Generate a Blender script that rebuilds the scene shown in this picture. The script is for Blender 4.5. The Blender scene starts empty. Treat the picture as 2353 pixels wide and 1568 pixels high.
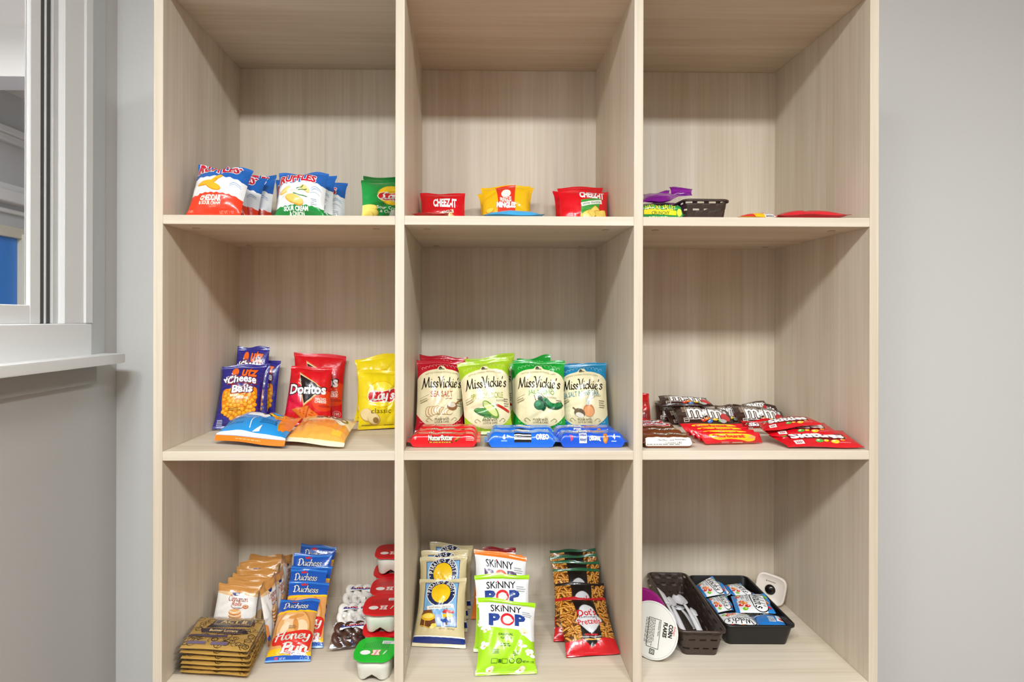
import bpy, bmesh, math, random
import numpy as np
from mathutils import Vector, Matrix
from mathutils.geometry import tessellate_polygon

C = bpy.context.scene.collection
SC = bpy.context.scene
PI = math.pi
# ------------------------------------------------------------------ camera
W, H = 2353.0, 1568.0
FPX, YAW, ROLL = 1432.707, 0.01581, 0.0024
CX, CY = 1116.415, 732.324
CAM = np.array([-0.08476, -1.21949, 1.30])
ex = np.array([math.cos(YAW), -math.sin(YAW), 0.0])
fw = np.array([math.sin(YAW), math.cos(YAW), 0.0])
ez = np.array([0.0, 0.0, 1.0])
RT = ex*math.cos(ROLL) + ez*math.sin(ROLL)
UP = -ex*math.sin(ROLL) + ez*math.cos(ROLL)
cd = bpy.data.cameras.new('camera'); cam = bpy.data.objects.new('camera', cd); C.objects.link(cam)
cd.sensor_fit = 'HORIZONTAL'; cd.sensor_width = 36.0; cd.lens = FPX/W*36.0
cd.shift_x = (W/2-CX)/W; cd.shift_y = (CY-H/2)/W; cd.clip_start = 0.02
cam.matrix_world = Matrix(((RT[0], UP[0], -fw[0], CAM[0]), (RT[1], UP[1], -fw[1], CAM[1]), (RT[2], UP[2], -fw[2], CAM[2]), (0, 0, 0, 1)))
SC.camera = cam

# ------------------------------------------------------------------ light and exposure
SC.view_settings.view_transform = 'Standard'; SC.view_settings.look = 'None'
SC.view_settings.gamma = 1.0; SC.view_settings.use_curve_mapping = False
SC.view_settings.exposure = 1.1
wd = bpy.data.worlds.new('world'); SC.world = wd; wd.use_nodes = True
wd.node_tree.nodes['Background'].inputs[0].default_value = (0.9, 0.95, 1.0, 1); wd.node_tree.nodes['Background'].inputs[1].default_value = 0.6
def area(name, loc, sx, sy, power, col=(1, 1, 1)):
    l = bpy.data.lights.new(name, 'AREA'); l.shape = 'RECTANGLE'; l.size = sx; l.size_y = sy; l.energy = power; l.color = col
    o = bpy.data.objects.new(name, l); o.location = loc; C.objects.link(o); return o
area('ceiling_or_fill_light', (-0.12, -1.76, 2.52), 0.50, 0.36, 20, (0.945, 0.98, 1.0))
area('ceiling_or_fill_light', (-0.72, -1.76, 2.52), 0.40, 0.36, 14, (0.945, 0.98, 1.0))  # added side light, out of view, to brighten the right-hand panels
area('ceiling_or_fill_light', (0.80, -1.76, 2.52), 0.40, 0.36, 19, (0.945, 0.98, 1.0))  # added side light, out of view, for the left-hand panels and right wall
area('ceiling_or_fill_light', (0.6, -3.2, 2.52), 1.6, 0.8, 5, (0.96, 0.98, 1.0))  # added broad fill behind the camera, lifts the shaded insides
area('far_room_lamp', (-2.1, 0.4, 2.75), 1.0, 1.0, 60, (1.0, 1.0, 1.0))

# ------------------------------------------------------------------ pixel -> world helpers (used only to read off real positions)
def ray(px, py):
    d = fw + RT*((px-CX)/FPX) + UP*((CY-py)/FPX); return d
def atY(px, py, Y):
    d = ray(px, py); return CAM + d*((Y-CAM[1])/d[1])
def atX(px, py, X):
    d = ray(px, py); return CAM + d*((X-CAM[0])/d[0])
def atZ(px, py, Z):
    d = ray(px, py); return CAM + d*((Z-CAM[2])/d[2])

# ------------------------------------------------------------------ materials
def lin(h):
    h = h.lstrip('#'); r = []
    for i in (0, 2, 4):
        c = int(h[i:i+2], 16)/255.0
        r.append(c/12.92 if c <= 0.04045 else ((c+0.055)/1.055)**2.4)
    return (*r, 1.0)
MATS = {}
def nodes(name):
    m = bpy.data.materials.new(name); m.use_nodes = True
    nt = m.node_tree; return m, nt, nt.nodes['Principled BSDF']
def foil(h, rough=0.26, bump=0.10, coat=0.16, metal=0.0, scale=60):
    if h == 'film': return film()
    k = ('foil', h, rough, bump, coat, metal)
    if k in MATS: return MATS[k]
    m, nt, b = nodes('print_'+h.strip('#'))
    b.inputs['Base Color'].default_value = lin(h); b.inputs['Roughness'].default_value = rough
    b.inputs['Coat Weight'].default_value = coat; b.inputs['Coat Roughness'].default_value = 0.05; b.inputs['Metallic'].default_value = metal
    tc = nt.nodes.new('ShaderNodeTexCoord'); n = nt.nodes.new('ShaderNodeTexNoise'); n.inputs['Scale'].default_value = scale; n.inputs['Detail'].default_value = 3
    nt.links.new(tc.outputs['Object'], n.inputs['Vector'])
    bp = nt.nodes.new('ShaderNodeBump'); bp.inputs['Strength'].default_value = bump; bp.inputs['Distance'].default_value = 0.01
    nt.links.new(n.outputs['Fac'], bp.inputs['Height']); nt.links.new(bp.outputs['Normal'], b.inputs['Normal']); nt.links.new(bp.outputs['Normal'], b.inputs['Coat Normal'])
    MATS[k] = m; return m
def plain(h, rough=0.5, bump=0.03, scale=200, metal=0.0, coat=0.0):
    return foil(h, rough, bump, coat, metal, scale)
def wood(axis, seed=0.0, tint=(1, 1, 1)):
    k = ('wood', axis, seed)
    if k in MATS: return MATS[k]
    m, nt, b = nodes('pale_wood_laminate')
    tc = nt.nodes.new('ShaderNodeTexCoord'); mp = nt.nodes.new('ShaderNodeMapping'); mp.inputs['Location'].default_value = (seed*1.7, seed*2.3, seed*3.1)
    s = [120, 120, 120]; s['xyz'.index(axis)] = 2.2
    s2 = [9, 9, 9]; s2['xyz'.index(axis)] = 0.7
    mp.inputs['Scale'].default_value = s
    nt.links.new(tc.outputs['Object'], mp.inputs['Vector'])
    n1 = nt.nodes.new('ShaderNodeTexNoise'); n1.inputs['Scale'].default_value = 1.0; n1.inputs['Detail'].default_value = 5; n1.inputs['Roughness'].default_value = 0.65; n1.inputs['Distortion'].default_value = 0.25
    nt.links.new(mp.outputs['Vector'], n1.inputs['Vector'])
    mp2 = nt.nodes.new('ShaderNodeMapping'); mp2.inputs['Scale'].default_value = s2; mp2.inputs['Location'].default_value = (seed*5.7, seed*1.3, seed*2.1)
    nt.links.new(tc.outputs['Object'], mp2.inputs['Vector'])
    n2 = nt.nodes.new('ShaderNodeTexNoise'); n2.inputs['Scale'].default_value = 1.0; n2.inputs['Detail'].default_value = 3; n2.inputs['Distortion'].default_value = 1.2
    nt.links.new(mp2.outputs['Vector'], n2.inputs['Vector'])
    cr = nt.nodes.new('ShaderNodeValToRGB'); e = cr.color_ramp.elements
    e[0].position = 0.28; e[0].color = lin('bcad96'); e[1].position = 0.60; e[1].color = lin('dbcfbd')
    nt.links.new(n1.outputs['Fac'], cr.inputs['Fac'])
    cr2 = nt.nodes.new('ShaderNodeValToRGB'); e = cr2.color_ramp.elements
    e[0].position = 0.33; e[0].color = lin('c9baa2'); e[1].position = 0.68; e[1].color = lin('e2d8c8')
    nt.links.new(n2.outputs['Fac'], cr2.inputs['Fac'])
    mx = nt.nodes.new('ShaderNodeMix'); mx.data_type = 'RGBA'; mx.inputs['Factor'].default_value = 0.58
    nt.links.new(cr.outputs['Color'], mx.inputs['A']); nt.links.new(cr2.outputs['Color'], mx.inputs['B'])
    nt.links.new(mx.outputs['Result'], b.inputs['Base Color'])
    b.inputs['Roughness'].default_value = 0.48; b.inputs['Specular IOR Level'].default_value = 0.35
    bp = nt.nodes.new('ShaderNodeBump'); bp.inputs['Strength'].default_value = 0.05; bp.inputs['Distance'].default_value = 0.001
    nt.links.new(n1.outputs['Fac'], bp.inputs['Height']); nt.links.new(bp.outputs['Normal'], b.inputs['Normal'])
    MATS[k] = m; return m
def film():
    if 'film' in MATS: return MATS['film']
    m = bpy.data.materials.new('clear_film'); m.use_nodes = True; nt = m.node_tree
    out = nt.nodes['Material Output']; nt.nodes.remove(nt.nodes['Principled BSDF'])
    t = nt.nodes.new('ShaderNodeBsdfTransparent'); t.inputs[0].default_value = (0.96, 0.96, 0.965, 1)
    g = nt.nodes.new('ShaderNodeBsdfGlossy'); g.inputs['Roughness'].default_value = 0.12; g.inputs[0].default_value = (1, 1, 1, 1)
    lw = nt.nodes.new('ShaderNodeLayerWeight'); lw.inputs['Blend'].default_value = 0.35
    ma = nt.nodes.new('ShaderNodeMath'); ma.operation = 'MULTIPLY_ADD'; ma.inputs[1].default_value = 0.36; ma.inputs[2].default_value = 0.035
    nt.links.new(lw.outputs['Fresnel'], ma.inputs[0])
    n = nt.nodes.new('ShaderNodeTexNoise'); n.inputs['Scale'].default_value = 45; tc = nt.nodes.new('ShaderNodeTexCoord'); nt.links.new(tc.outputs['Object'], n.inputs['Vector'])
    bp = nt.nodes.new('ShaderNodeBump'); bp.inputs['Strength'].default_value = 0.5; bp.inputs['Distance'].default_value = 0.02; nt.links.new(n.outputs['Fac'], bp.inputs['Height'])
    nt.links.new(bp.outputs['Normal'], g.inputs['Normal'])
    mix = nt.nodes.new('ShaderNodeMixShader'); nt.links.new(ma.outputs[0], mix.inputs[0]); nt.links.new(t.outputs[0], mix.inputs[1]); nt.links.new(g.outputs[0], mix.inputs[2])
    nt.links.new(mix.outputs[0], out.inputs['Surface']); MATS['film'] = m; return m
def paint(h, rough=0.6):
    k = ('paint', h)
    if k in MATS: return MATS[k]
    m, nt, b = nodes('wall_paint'); b.inputs['Roughness'].default_value = rough
    tc = nt.nodes.new('ShaderNodeTexCoord'); n = nt.nodes.new('ShaderNodeTexNoise'); n.inputs['Scale'].default_value = 260; n.inputs['Detail'].default_value = 2
    nt.links.new(tc.outputs['Object'], n.inputs['Vector'])
    bp = nt.nodes.new('ShaderNodeBump'); bp.inputs['Strength'].default_value = 0.06; bp.inputs['Distance'].default_value = 0.002
    nt.links.new(n.outputs['Fac'], bp.inputs['Height']); nt.links.new(bp.outputs['Normal'], b.inputs['Normal'])
    b.inputs['Base Color'].default_value = lin(h); MATS[k] = m; return m

# ------------------------------------------------------------------ object helpers
def thing(name, label, cat, loc=(0, 0, 0), group=None):
    o = bpy.data.objects.new(name, None); o.empty_display_size = 0.02; C.objects.link(o); o.location = loc
    o['label'] = label; o['category'] = cat
    if group: o['group'] = group
    return o
def tag(o, label, cat, group=None):
    o['label'] = label; o['category'] = cat
    if group: o['group'] = group
    return o
def link(name, me, mats, parent=None, label=None):
    o = bpy.data.objects.new(name, me); C.objects.link(o)
    for m in (mats if isinstance(mats, (list, tuple)) else [mats]): me.materials.append(m)
    if parent: o.parent = parent
    if label: o['label'] = label
    return o
def bobj(name, bm, mats, parent=None, label=None, smooth=False):
    bmesh.ops.recalc_face_normals(bm, faces=bm.faces[:])
    me = bpy.data.meshes.new(name); bm.to_mesh(me); bm.free()
    if smooth: me.polygons.foreach_set('use_smooth', [True]*len(me.polygons))
    return link(name, me, mats, parent, label)
def box(bm, a, b, bev=0.0, seg=1):
    a = Vector(a); b = Vector(b)
    r = bmesh.ops.create_cube(bm, size=1.0, matrix=Matrix.Translation((a+b)/2) @ Matrix.Diagonal((*(b-a), 1.0)))
    if bev > 0:
        es = list({e for v in r['verts'] for e in v.link_edges})
        bmesh.ops.bevel(bm, geom=es, offset=bev, segments=seg, affect='EDGES', profile=0.5)
def boxobj(name, a, b, m, parent=None, bev=0.001, label=None):
    bm = bmesh.new(); box(bm, a, b, bev); return bobj(name, bm, m, parent, label)
def soup(name, V, F, mats, parent=None, label=None, midx=None, smooth=True, nrm=None):
    """mesh from numpy verts and an (n,3)/(n,4) int array of faces"""
    V = np.asarray(V, np.float32); F = np.asarray(F, np.int32); k = F.shape[1]
    me = bpy.data.meshes.new(name)
    me.vertices.add(len(V)); me.vertices.foreach_set('co', V.ravel())
    me.loops.add(F.size); me.loops.foreach_set('vertex_index', F.ravel())
    me.polygons.add(len(F)); me.polygons.foreach_set('loop_start', np.arange(0, F.size, k, dtype=np.int32))
    if midx is not None: me.polygons.foreach_set('material_index', np.asarray(midx, np.int32))
    me.polygons.foreach_set('use_smooth', np.full(len(F), smooth))
    me.update(calc_edges=True); me.validate()
    if nrm is not None: me.normals_split_custom_set_from_vertices(np.asarray(nrm, np.float32).tolist())
    return link(name, me, mats, parent, label)
# ------------------------------------------------------------------ printed artwork: flat shapes, cut along the cells of a bag's surface
_TX = {}
def text_tris(st, off=0.0, shear=0.0):
    k = (st, round(off, 4), round(shear, 3))
    if k in _TX: return _TX[k]
    cu = bpy.data.curves.new('t', 'FONT'); cu.body = st; cu.offset = off; cu.shear = shear; cu.resolution_u = 2; cu.fill_mode = 'FRONT'
    ob = bpy.data.objects.new('t', cu)
    me = bpy.data.meshes.new_from_object(ob); me.calc_loop_triangles()
    co = np.empty(len(me.vertices)*3, np.float32); me.vertices.foreach_get('co', co); co = co.reshape(-1, 3)[:, :2].astype(float)
    tr = np.empty(len(me.loop_triangles)*3, np.int32); me.loop_triangles.foreach_get('vertices', tr); T = co[tr.reshape(-1, 3)]
    bpy.data.meshes.remove(me); bpy.data.objects.remove(ob); bpy.data.curves.remove(cu)
    _TX[k] = T; return T
# pen strokes for handwritten logos: x-height 5, ascender 9; (advance, strokes)
SG = {
 'a': (4.8, [[(4, 4.4), (2.6, 5), (1, 4), (.6, 2), (1.5, .2), (3, .6), (4, 3), (4.1, 4.8), (3.9, 1.4), (4.5, .1), (5.2, .8)]]),
 'c': (4.0, [[(3.6, 4.2), (2.6, 5), (1, 3.8), (.6, 1.8), (1.6, .1), (3, .3), (4, 1.4)]]),
 'd': (4.8, [[(4, 4.4), (2.6, 5), (1, 4), (.6, 2), (1.5, .2), (3, .6), (4, 3), (4.6, 9), (4, 1.4), (4.6, .1), (5.2, .8)]]),
 'e': (4.0, [[(.7, 2.3), (2.4, 2.7), (3.5, 3.8), (2.7, 5), (1.2, 4.2), (.6, 2), (1.6, .1), (3, .3), (4.1, 1.5)]]),
 'h': (4.8, [[(.4, 0), (1.2, 5), (1.8, 9)], [(.8, 2.4), (2.2, 4.6), (3.5, 4.7), (3.6, 3), (3.4, .8), (4.1, .1), (4.9, 1)]]),
 'i': (2.2, [[(.9, 5), (.8, 1.6), (1.2, .1), (2.2, .9)], [(1.2, 7.0), (1.35, 7.3)]]),
 'k': (4.6, [[(.4, 0), (1, 5), (1.5, 9)], [(3.6, 5), (2.2, 3.4), (.9, 2.5), (2.2, 2.3), (3.2, .6), (4.3, .1), (5, .8)]]),
 'l': (2.2, [[(1.5, 9), (.9, 5), (.8, 1.6), (1.3, .1), (2.2, .9)]]),
 'm': (7.0, [[(.5, 5), (.6, 0)], [(.6, 2.6), (1.8, 4.8), (2.8, 4.6), (2.9, 0)], [(2.9, 2.6), (4.2, 4.8), (5.4, 4.6), (5.4, 1.4), (6, .1), (7, .9)]]),
 'n': (4.8, [[(.5, 5), (.6, 0)], [(.6, 2.6), (1.9, 4.8), (3.2, 4.6), (3.3, 1.4), (3.9, .1), (4.8, .9)]]),
 'o': (4.4, [[(2.6, 5), (1, 4.2), (.6, 2), (1.8, .1), (3.3, .9), (3.7, 3.2), (2.6, 5), (3.4, 4.4), (4.4, 4.4)]]),
 'r': (3.4, [[(.5, 5), (.6, 0)], [(.7, 2.8), (1.8, 4.6), (3.2, 4.8)]]),
 's': (3.6, [[(3.2, 4.3), (2.2, 5), (1.1, 4.2), (1.6, 3), (2.8, 2.1), (2.8, .7), (1.6, 0), (.4, .8)]]),
 't': (2.8, [[(1.4, 8), (1, 4), (1, 1.2), (1.7, .1), (2.7, 1)], [(.1, 5.1), (2.5, 5.4)]]),
 'u': (4.8, [[(.5, 5), (.5, 1.6), (1.4, .1), (2.8, .8), (3.6, 3), (3.7, 5), (3.6, 1.4), (4.2, .1), (4.9, .9)]]),
 'w': (6.2, [[(.5, 5), (1.5, 0), (3, 4.2), (4, 0), (5.6, 5.2)]]),
 'y': (4.6, [[(.5, 5), (.6, 2), (1.6, .9), (3, 1.6), (3.7, 5), (3.4, 1), (2.6, -2.4), (1.2, -3), (.4, -1.8)]]),
 'z': (3.8, [[(.5, 4.9), (3.2, 4.9), (.5, .1), (3.5, .2)]]),
 "'": (1.8, [[(1.2, 9), (.7, 7.2)]]),
 'B': (5.6, [[(1.2, 0), (1.8, 9)], [(.4, 8.2), (2.2, 9.2), (4.6, 8.6), (4.6, 6.2), (2, 4.9), (4.8, 4.4), (5.2, 1.6), (3.2, 0), (.6, .4)]]),
 'C': (6.0, [[(5.4, 7.2), (4.4, 9), (2.2, 8.2), (.7, 5), (1, 1.6), (3, 0), (5.4, 1.6)]]),
 'D': (7.0, [[(1.8, 8.8), (1.4, 0)], [(.2, 7.4), (2.4, 9.3), (5.4, 8.2), (6.4, 5), (5, 1.2), (2, 0), (.2, .8)]]),
 'H': (7.4, [[(.2, 7.2), (1.6, 9), (1.6, 5), (1, 0)], [(6.6, 9.2), (5.6, 5), (5.4, 1.2), (6.2, .1), (7.2, 1)], [(.4, 4.2), (3.4, 5.2), (6, 5)]]),
 'L': (5.8, [[(4.6, 8.4), (3.6, 9.2), (2.4, 7), (1.9, 3), (.8, .4), (.2, .8), (2, 1.2), (3.8, .2), (5.8, .5)]]),
 'M': (9.4, [[(.0, -.8), (1.0, 1), (2.4, 8.6)], [(2.4, 8.6), (3.2, 4), (4.4, .6)], [(4.4, .6), (5.8, 4.4), (7.6, 9.2)], [(7.6, 9.2), (7.6, 4), (8, .6), (9.2, .6)]]),
 'V': (6.0, [[(-.6, 9.4), (.8, 9.4), (1.8, 6), (3.0, 0)], [(3.0, 0), (4.4, 4.4), (5.6, 9.2), (6.6, 10.2)]]),
 'W': (9.0, [[(.2, 8.4), (1.2, 9), (2.0, 5), (2.8, 0)], [(2.8, 0), (4, 4), (5.2, 8)], [(5.2, 8), (5.6, 4), (6.4, 0)], [(6.4, 0), (7.8, 4.4), (9, 9.2)]]),
 ' ': (2.2, []),
}
def smooth(p, n=5, closed=False):
    p = np.asarray(p, float)
    if len(p) < 3: return p
    q = np.vstack([p[-1:], p, p[:2]]) if closed else np.vstack([2*p[0]-p[1], p, 2*p[-1]-p[-2]])
    out = []
    for i in range(1, len(q)-2):
        a, b, c, d = q[i-1], q[i], q[i+1], q[i+2]
        for t in np.linspace(0, 1, n, endpoint=False):
            out.append(.5*((2*b)+(c-a)*t+(2*a-5*b+4*c-d)*t*t+(3*b-a-3*c+d)*t**3))
    if not closed: out.append(p[-1])
    return np.array(out)
def ribbon(p, w, closed=False):
    """triangles of a line p of width w (scalar or per point) with round joins"""
    p = np.asarray(p, float); n = len(p); w = np.broadcast_to(np.asarray(w, float), (n,))/2
    T = []
    m = n if closed else n-1
    a = p[:m]; b = np.roll(p, -1, 0)[:m]; d = b-a; L = np.linalg.norm(d, axis=1, keepdims=True)+1e-9
    nn = np.stack([-d[:, 1], d[:, 0]], 1)/L
    wa = w[:m, None]; wb = np.roll(w, -1)[:m, None]
    A, B, Cc, D = a-nn*wa, b-nn*wb, b+nn*wb, a+nn*wa
    T.append(np.stack([A, B, Cc], 1)); T.append(np.stack([A, Cc, D], 1))
    k = 5; an = np.arange(k+1)*2*PI/k
    ring = np.stack([np.cos(an), np.sin(an)], 1)
    for j in range(k):
        T.append(np.stack([p, p+ring[j]*w[:, None], p+ring[j+1]*w[:, None]], 1))
    return np.concatenate(T)
def rot2(P, r, c=(0, 0)):
    if r == 0: return P
    P = np.asarray(P, float)-c; s, k = math.sin(r), math.cos(r)
    return np.stack([P[..., 0]*k-P[..., 1]*s, P[..., 0]*s+P[..., 1]*k], -1)+c

class Art:
    def __init__(s, A, base, top=None, bot=None, seal=0.055, nu=22, nv=26, useal=0.0, rough=0.26, metal=0.0):
        s.A, s.base, s.top, s.bot, s.seal, s.nu, s.nv, s.useal, s.rough, s.metal = A, base, top or base, bot or base, seal, nu, nv, useal, rough, metal
        s.it = []; s.flat = None
        if useal:
            s.ru = np.concatenate([np.linspace(0, useal, 4)[:-1], np.linspace(useal, 1-useal, nu+1), np.linspace(1-useal, 1, 4)[1:]]); s.nsu = 3
        else: s.ru = np.linspace(0, 1, nu+1); s.nsu = 0
        if seal:
            s.rv = np.concatenate([np.linspace(0, seal, 5)[:-1], np.linspace(seal, 1-seal, nv+1), np.linspace(1-seal, 1, 5)[1:]]); s.nsv = 4
        else: s.rv = np.linspace(0, 1, nv+1); s.nsv = 0
    def add(s, T, col, part, solid=False):
        if len(T): s.it.append((np.asarray(T, float), col, part, solid)); s.flat = None
        return s
    def poly(s, pts, col, part='printed_panel'):
        t = tessellate_polygon([[Vector((x, y, 0)) for x, y in pts]])
        P = np.asarray(pts, float); return s.add(P[np.array(t)], col, part, True) if len(t) else s
    def rect(s, x0, y0, x1, y1, col, part='printed_panel', rot=0):
        P = rot2([(x0, y0), (x1, y0), (x1, y1), (x0, y1)], rot, ((x0+x1)/2, (y0+y1)/2))
        return s.add(np.array([[P[0], P[1], P[2]], [P[0], P[2], P[3]]]), col, part, True)
    def ell(s, x, y, rx, ry, col, part='printed_panel', rot=0, n=20, a0=0, a1=2*PI):
        a = np.linspace(a0, a1, n+1); P = np.stack([x+rx*np.cos(a), y+ry*np.sin(a)], 1)
        T = np.stack([np.broadcast_to([x, y], (n, 2)), P[:-1], P[1:]], 1)
        return s.add(rot2(T, rot, (x, y)), col, part, True)
    def line(s, pts, w, col, part='printed_panel', sm=0, closed=False):
        p = smooth(pts, sm, closed) if sm else pts
        return s.add(ribbon(p, w, closed), col, part)
    def ring(s, x, y, rx, ry, w, col, part='printed_panel', a0=0, a1=2*PI, n=24):
        a = np.linspace(a0, a1, n+1); return s.add(ribbon(np.stack([x+rx*np.cos(a), y+ry*np.sin(a)], 1), w), col, part)
    def band(s, f0, f1, col, x0=0, x1=1, n=40):
        """fill between y=f0(x) and y=f1(x)"""
        x = np.linspace(x0, x1, n+1); a = np.array([f0(t) for t in x]); b = np.array([f1(t) for t in x])
        P = np.stack([x, a], 1); Q = np.stack([x, b], 1)
        return s.add(np.concatenate([np.stack([P[:-1], P[1:], Q[1:]], 1), np.stack([P[:-1], Q[1:], Q[:-1]], 1)]), col, 'printed_panel', True)
    def _place(s, T, bb, x, y, w, h, rot, arc, fan):
        k = w/(bb[1]-bb[0]); kh = (h/(bb[3]-bb[2])) if h else k
        P = (T-np.array([(bb[0]+bb[1])/2, (bb[2]+bb[3])/2]))*np.array([k, kh])
        t = P[..., 0]/(w/2)
        if fan: P = np.stack([P[..., 0], P[..., 1]*(1+fan*t)], -1)
        if arc: P = np.stack([P[..., 0], P[..., 1]+arc*(1-t*t)], -1)
        return rot2(P, rot)+np.array([x, y])
    def text(s, st, x, y, w, col, h=None, bold=0.0, shear=0.0, rot=0.0, arc=0.0, fan=0.0, out=(), part='lettering'):
        B = text_tris(st, 0.0, shear).reshape(-1, 2); bb = (B[:, 0].min(), B[:, 0].max(), B[:, 1].min(), B[:, 1].max())
        for c, o in out: s.add(s._place(text_tris(st, bold+o, shear), bb, x, y, w, h, rot, arc, fan), c, part)
        return s.add(s._place(text_tris(st, bold, shear), bb, x, y, w, h, rot, arc, fan), col, part)
    def script(s, st, x, y, w, col, h=None, thick=1.3, thin=0.45, slant=0.0, rot=0.0, arc=0.0, fan=0.0, out=(), part='lettering', nib=0.6):
        pen = 0.0; lines = []
        for ch in st:
            adv, ss = SG.get(ch, SG[' '])
            for q in ss: 
                q = np.asarray(q, float)+[pen, 0]; q[:, 0] += slant*q[:, 1]; lines.append(smooth(q, 4))
            pen += adv
        allp = np.concatenate(lines); bb = (allp[:, 0].min(), allp[:, 0].max(), allp[:, 1].min(), allp[:, 1].max())
        for c, o in list(out)+[(col, 0.0)]:
            T = []
            for q in lines:
                d = np.gradient(q, axis=0); an = np.arctan2(d[:, 1], d[:, 0])
                T.append(ribbon(q, thin+(thick-thin)*np.abs(np.sin(an-nib))+2*o))
            s.add(s._place(np.concatenate(T), bb, x, y, w, h, rot, arc, fan), c, part)
        return s
    def small(s, x, y, w, n, lh, col, seed=0, rot=0.0, fill=.5):
        """n lines of print too small to read in the photograph: rows of tiny dashes"""
        r = random.Random(seed); T = []
        for i in range(n):
            t = 0.0; L = w*r.uniform(.75, 1)
            while t < L:
                d = r.uniform(.05, .16)*w; d = min(d, L-t); yy = -i*lh
                q = np.array([(t-w/2, yy), (t+d*.8-w/2, yy), (t+d*.8-w/2, yy+lh*fill), (t-w/2, yy+lh*fill)])
                T += [[q[0], q[1], q[2]], [q[0], q[2], q[3]]]; t += d
        return s.add(rot2(np.array(T), rot)+np.array([x, y]), col, 'lettering')
    # --- cut every triangle along the rows, columns and diagonals of the surface grid
    def bake(s):
        if s.flat is not None: return s.flat
        if not s.it: s.flat = {}; return s.flat
        T = np.concatenate([i[0] for i in s.it]); I = np.concatenate([np.full(len(i[0]), k) for k, i in enumerate(s.it)])
        T = T.copy(); T[..., 1] /= s.A
        def area(T): return np.abs((T[:, 1, 0]-T[:, 0, 0])*(T[:, 2, 1]-T[:, 0, 1])-(T[:, 2, 0]-T[:, 0, 0])*(T[:, 1, 1]-T[:, 0, 1]))
        def cut(T, I, f):
            d = f(T); d = np.where(np.abs(d) < 1e-7, 0, d)
            cr = (d > 0).any(1) & (d < 0).any(1)
            if not cr.any(): return T, I
            t, dd, ii = T[cr], d[cr], I[cr]
            np1 = (dd > 0).sum(1) == 1
            lone = np.where(np1, np.argmax(dd > 0, 1), np.argmax(dd < 0, 1))
            r = np.arange(len(t)); a, b, c = t[r, lone], t[r, (lone+1) % 3], t[r, (lone+2) % 3]
            da, db, dc = dd[r, lone], dd[r, (lone+1) % 3], dd[r, (lone+2) % 3]
            p = a+(b-a)*(da/(da-db))[:, None]; q = a+(c-a)*(da/(da-dc))[:, None]
            n = np.concatenate([np.stack([a, p, q], 1), np.stack([p, b, c], 1), np.stack([p, c, q], 1)]); k = np.concatenate([ii, ii, ii])
            ok = area(n) > 1e-11
            return np.concatenate([T[~cr], n[ok]]), np.concatenate([I[~cr], k[ok]])
        for ax in (0, 1):
            for lv in (0.0, 1.0): T, I = cut(T, I, lambda t: t[..., ax]-lv)
            c = T.mean(1)[:, ax]; ok = (c > 0) & (c < 1); T, I = T[ok], I[ok]
        for v in s.rv[1:-1]: T, I = cut(T, I, lambda t: t[..., 1]-v)
        for u in s.ru[1:-1]: T, I = cut(T, I, lambda t: t[..., 0]-u)
        T[..., 0] = np.interp(T[..., 0], s.ru, np.arange(len(s.ru))); T[..., 1] = np.interp(T[..., 1], s.rv, np.arange(len(s.rv)))
        nu, nv = len(s.ru)-1, len(s.rv)-1
        for k in range(-nv+1, nu): T, I = cut(T, I, lambda t: t[..., 0]-t[..., 1]-k)
        c = T.mean(1); iu = np.clip(np.floor(c[:, 0]).astype(int), 0, nu-1); iv = np.clip(np.floor(c[:, 1]).astype(int), 0, nv-1)
        f = T-np.stack([iu, iv], 1)[:, None, :]
        low = (c[:, 0]-iu) >= (c[:, 1]-iv)
        # a half cell wholly covered by one shape becomes a single triangle and hides the shapes under it
        ar = np.abs((f[:, 1, 0]-f[:, 0, 0])*(f[:, 2, 1]-f[:, 0, 1])-(f[:, 2, 0]-f[:, 0, 0])*(f[:, 1, 1]-f[:, 0, 1]))/2
        nk = nu*nv*2; key = (iv*nu+iu)*2+low; ik = I*nk+key
        uq, inv = np.unique(ik, return_inverse=True); tot = np.bincount(inv, ar)
        sol = np.array([i[3] for i in s.it]); full = (tot > .4995) & sol[uq//nk]
        topm = np.full(nk, -1); np.maximum.at(topm, uq[full] % nk, uq[full]//nk)
        keep = (~full[inv]) & (I > topm[key])
        fu_ = uq[full]; fu_ = fu_[fu_//nk == topm[fu_ % nk]]
        kk = fu_ % nk; lw = (kk % 2).astype(bool); cu = (kk//2) % nu; cv = (kk//2)//nu
        nf = np.where(lw[:, None, None], np.array([[0, 0], [1, 0], [1, 1]], float), np.array([[0, 0], [1, 1], [0, 1]], float))
        f = np.concatenate([f[keep], nf]); iu = np.concatenate([iu[keep], cu]); iv = np.concatenate([iv[keep], cv]); low = np.concatenate([low[keep], lw]); I = np.concatenate([I[keep], fu_//nk])
        T = f+np.stack([iu, iv], 1)[:, None, :]
        # orientation: make every triangle face the same way
        sg = (T[:, 1, 0]-T[:, 0, 0])*(T[:, 2, 1]-T[:, 0, 1])-(T[:, 2, 0]-T[:, 0, 0])*(T[:, 1, 1]-T[:, 0, 1])
        f[sg < 0] = f[sg < 0][:, [0, 2, 1]]
        s.flat = {}
        for part in ('printed_panel', 'lettering'):
            ids = [k for k, i in enumerate(s.it) if i[2] == part]
            if not ids: continue
            m = np.isin(I, ids)
            if not m.any(): continue
            cols = sorted({s.it[k][1] for k in ids}); cm = {c: j for j, c in enumerate(cols)}
            mi = np.array([cm[s.it[k][1]] if k in ids else 0 for k in range(len(s.it))])
            s.flat[part] = (iu[m], iv[m], f[m], low[m], I[m], mi[I[m]], cols)
        return s.flat

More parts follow.
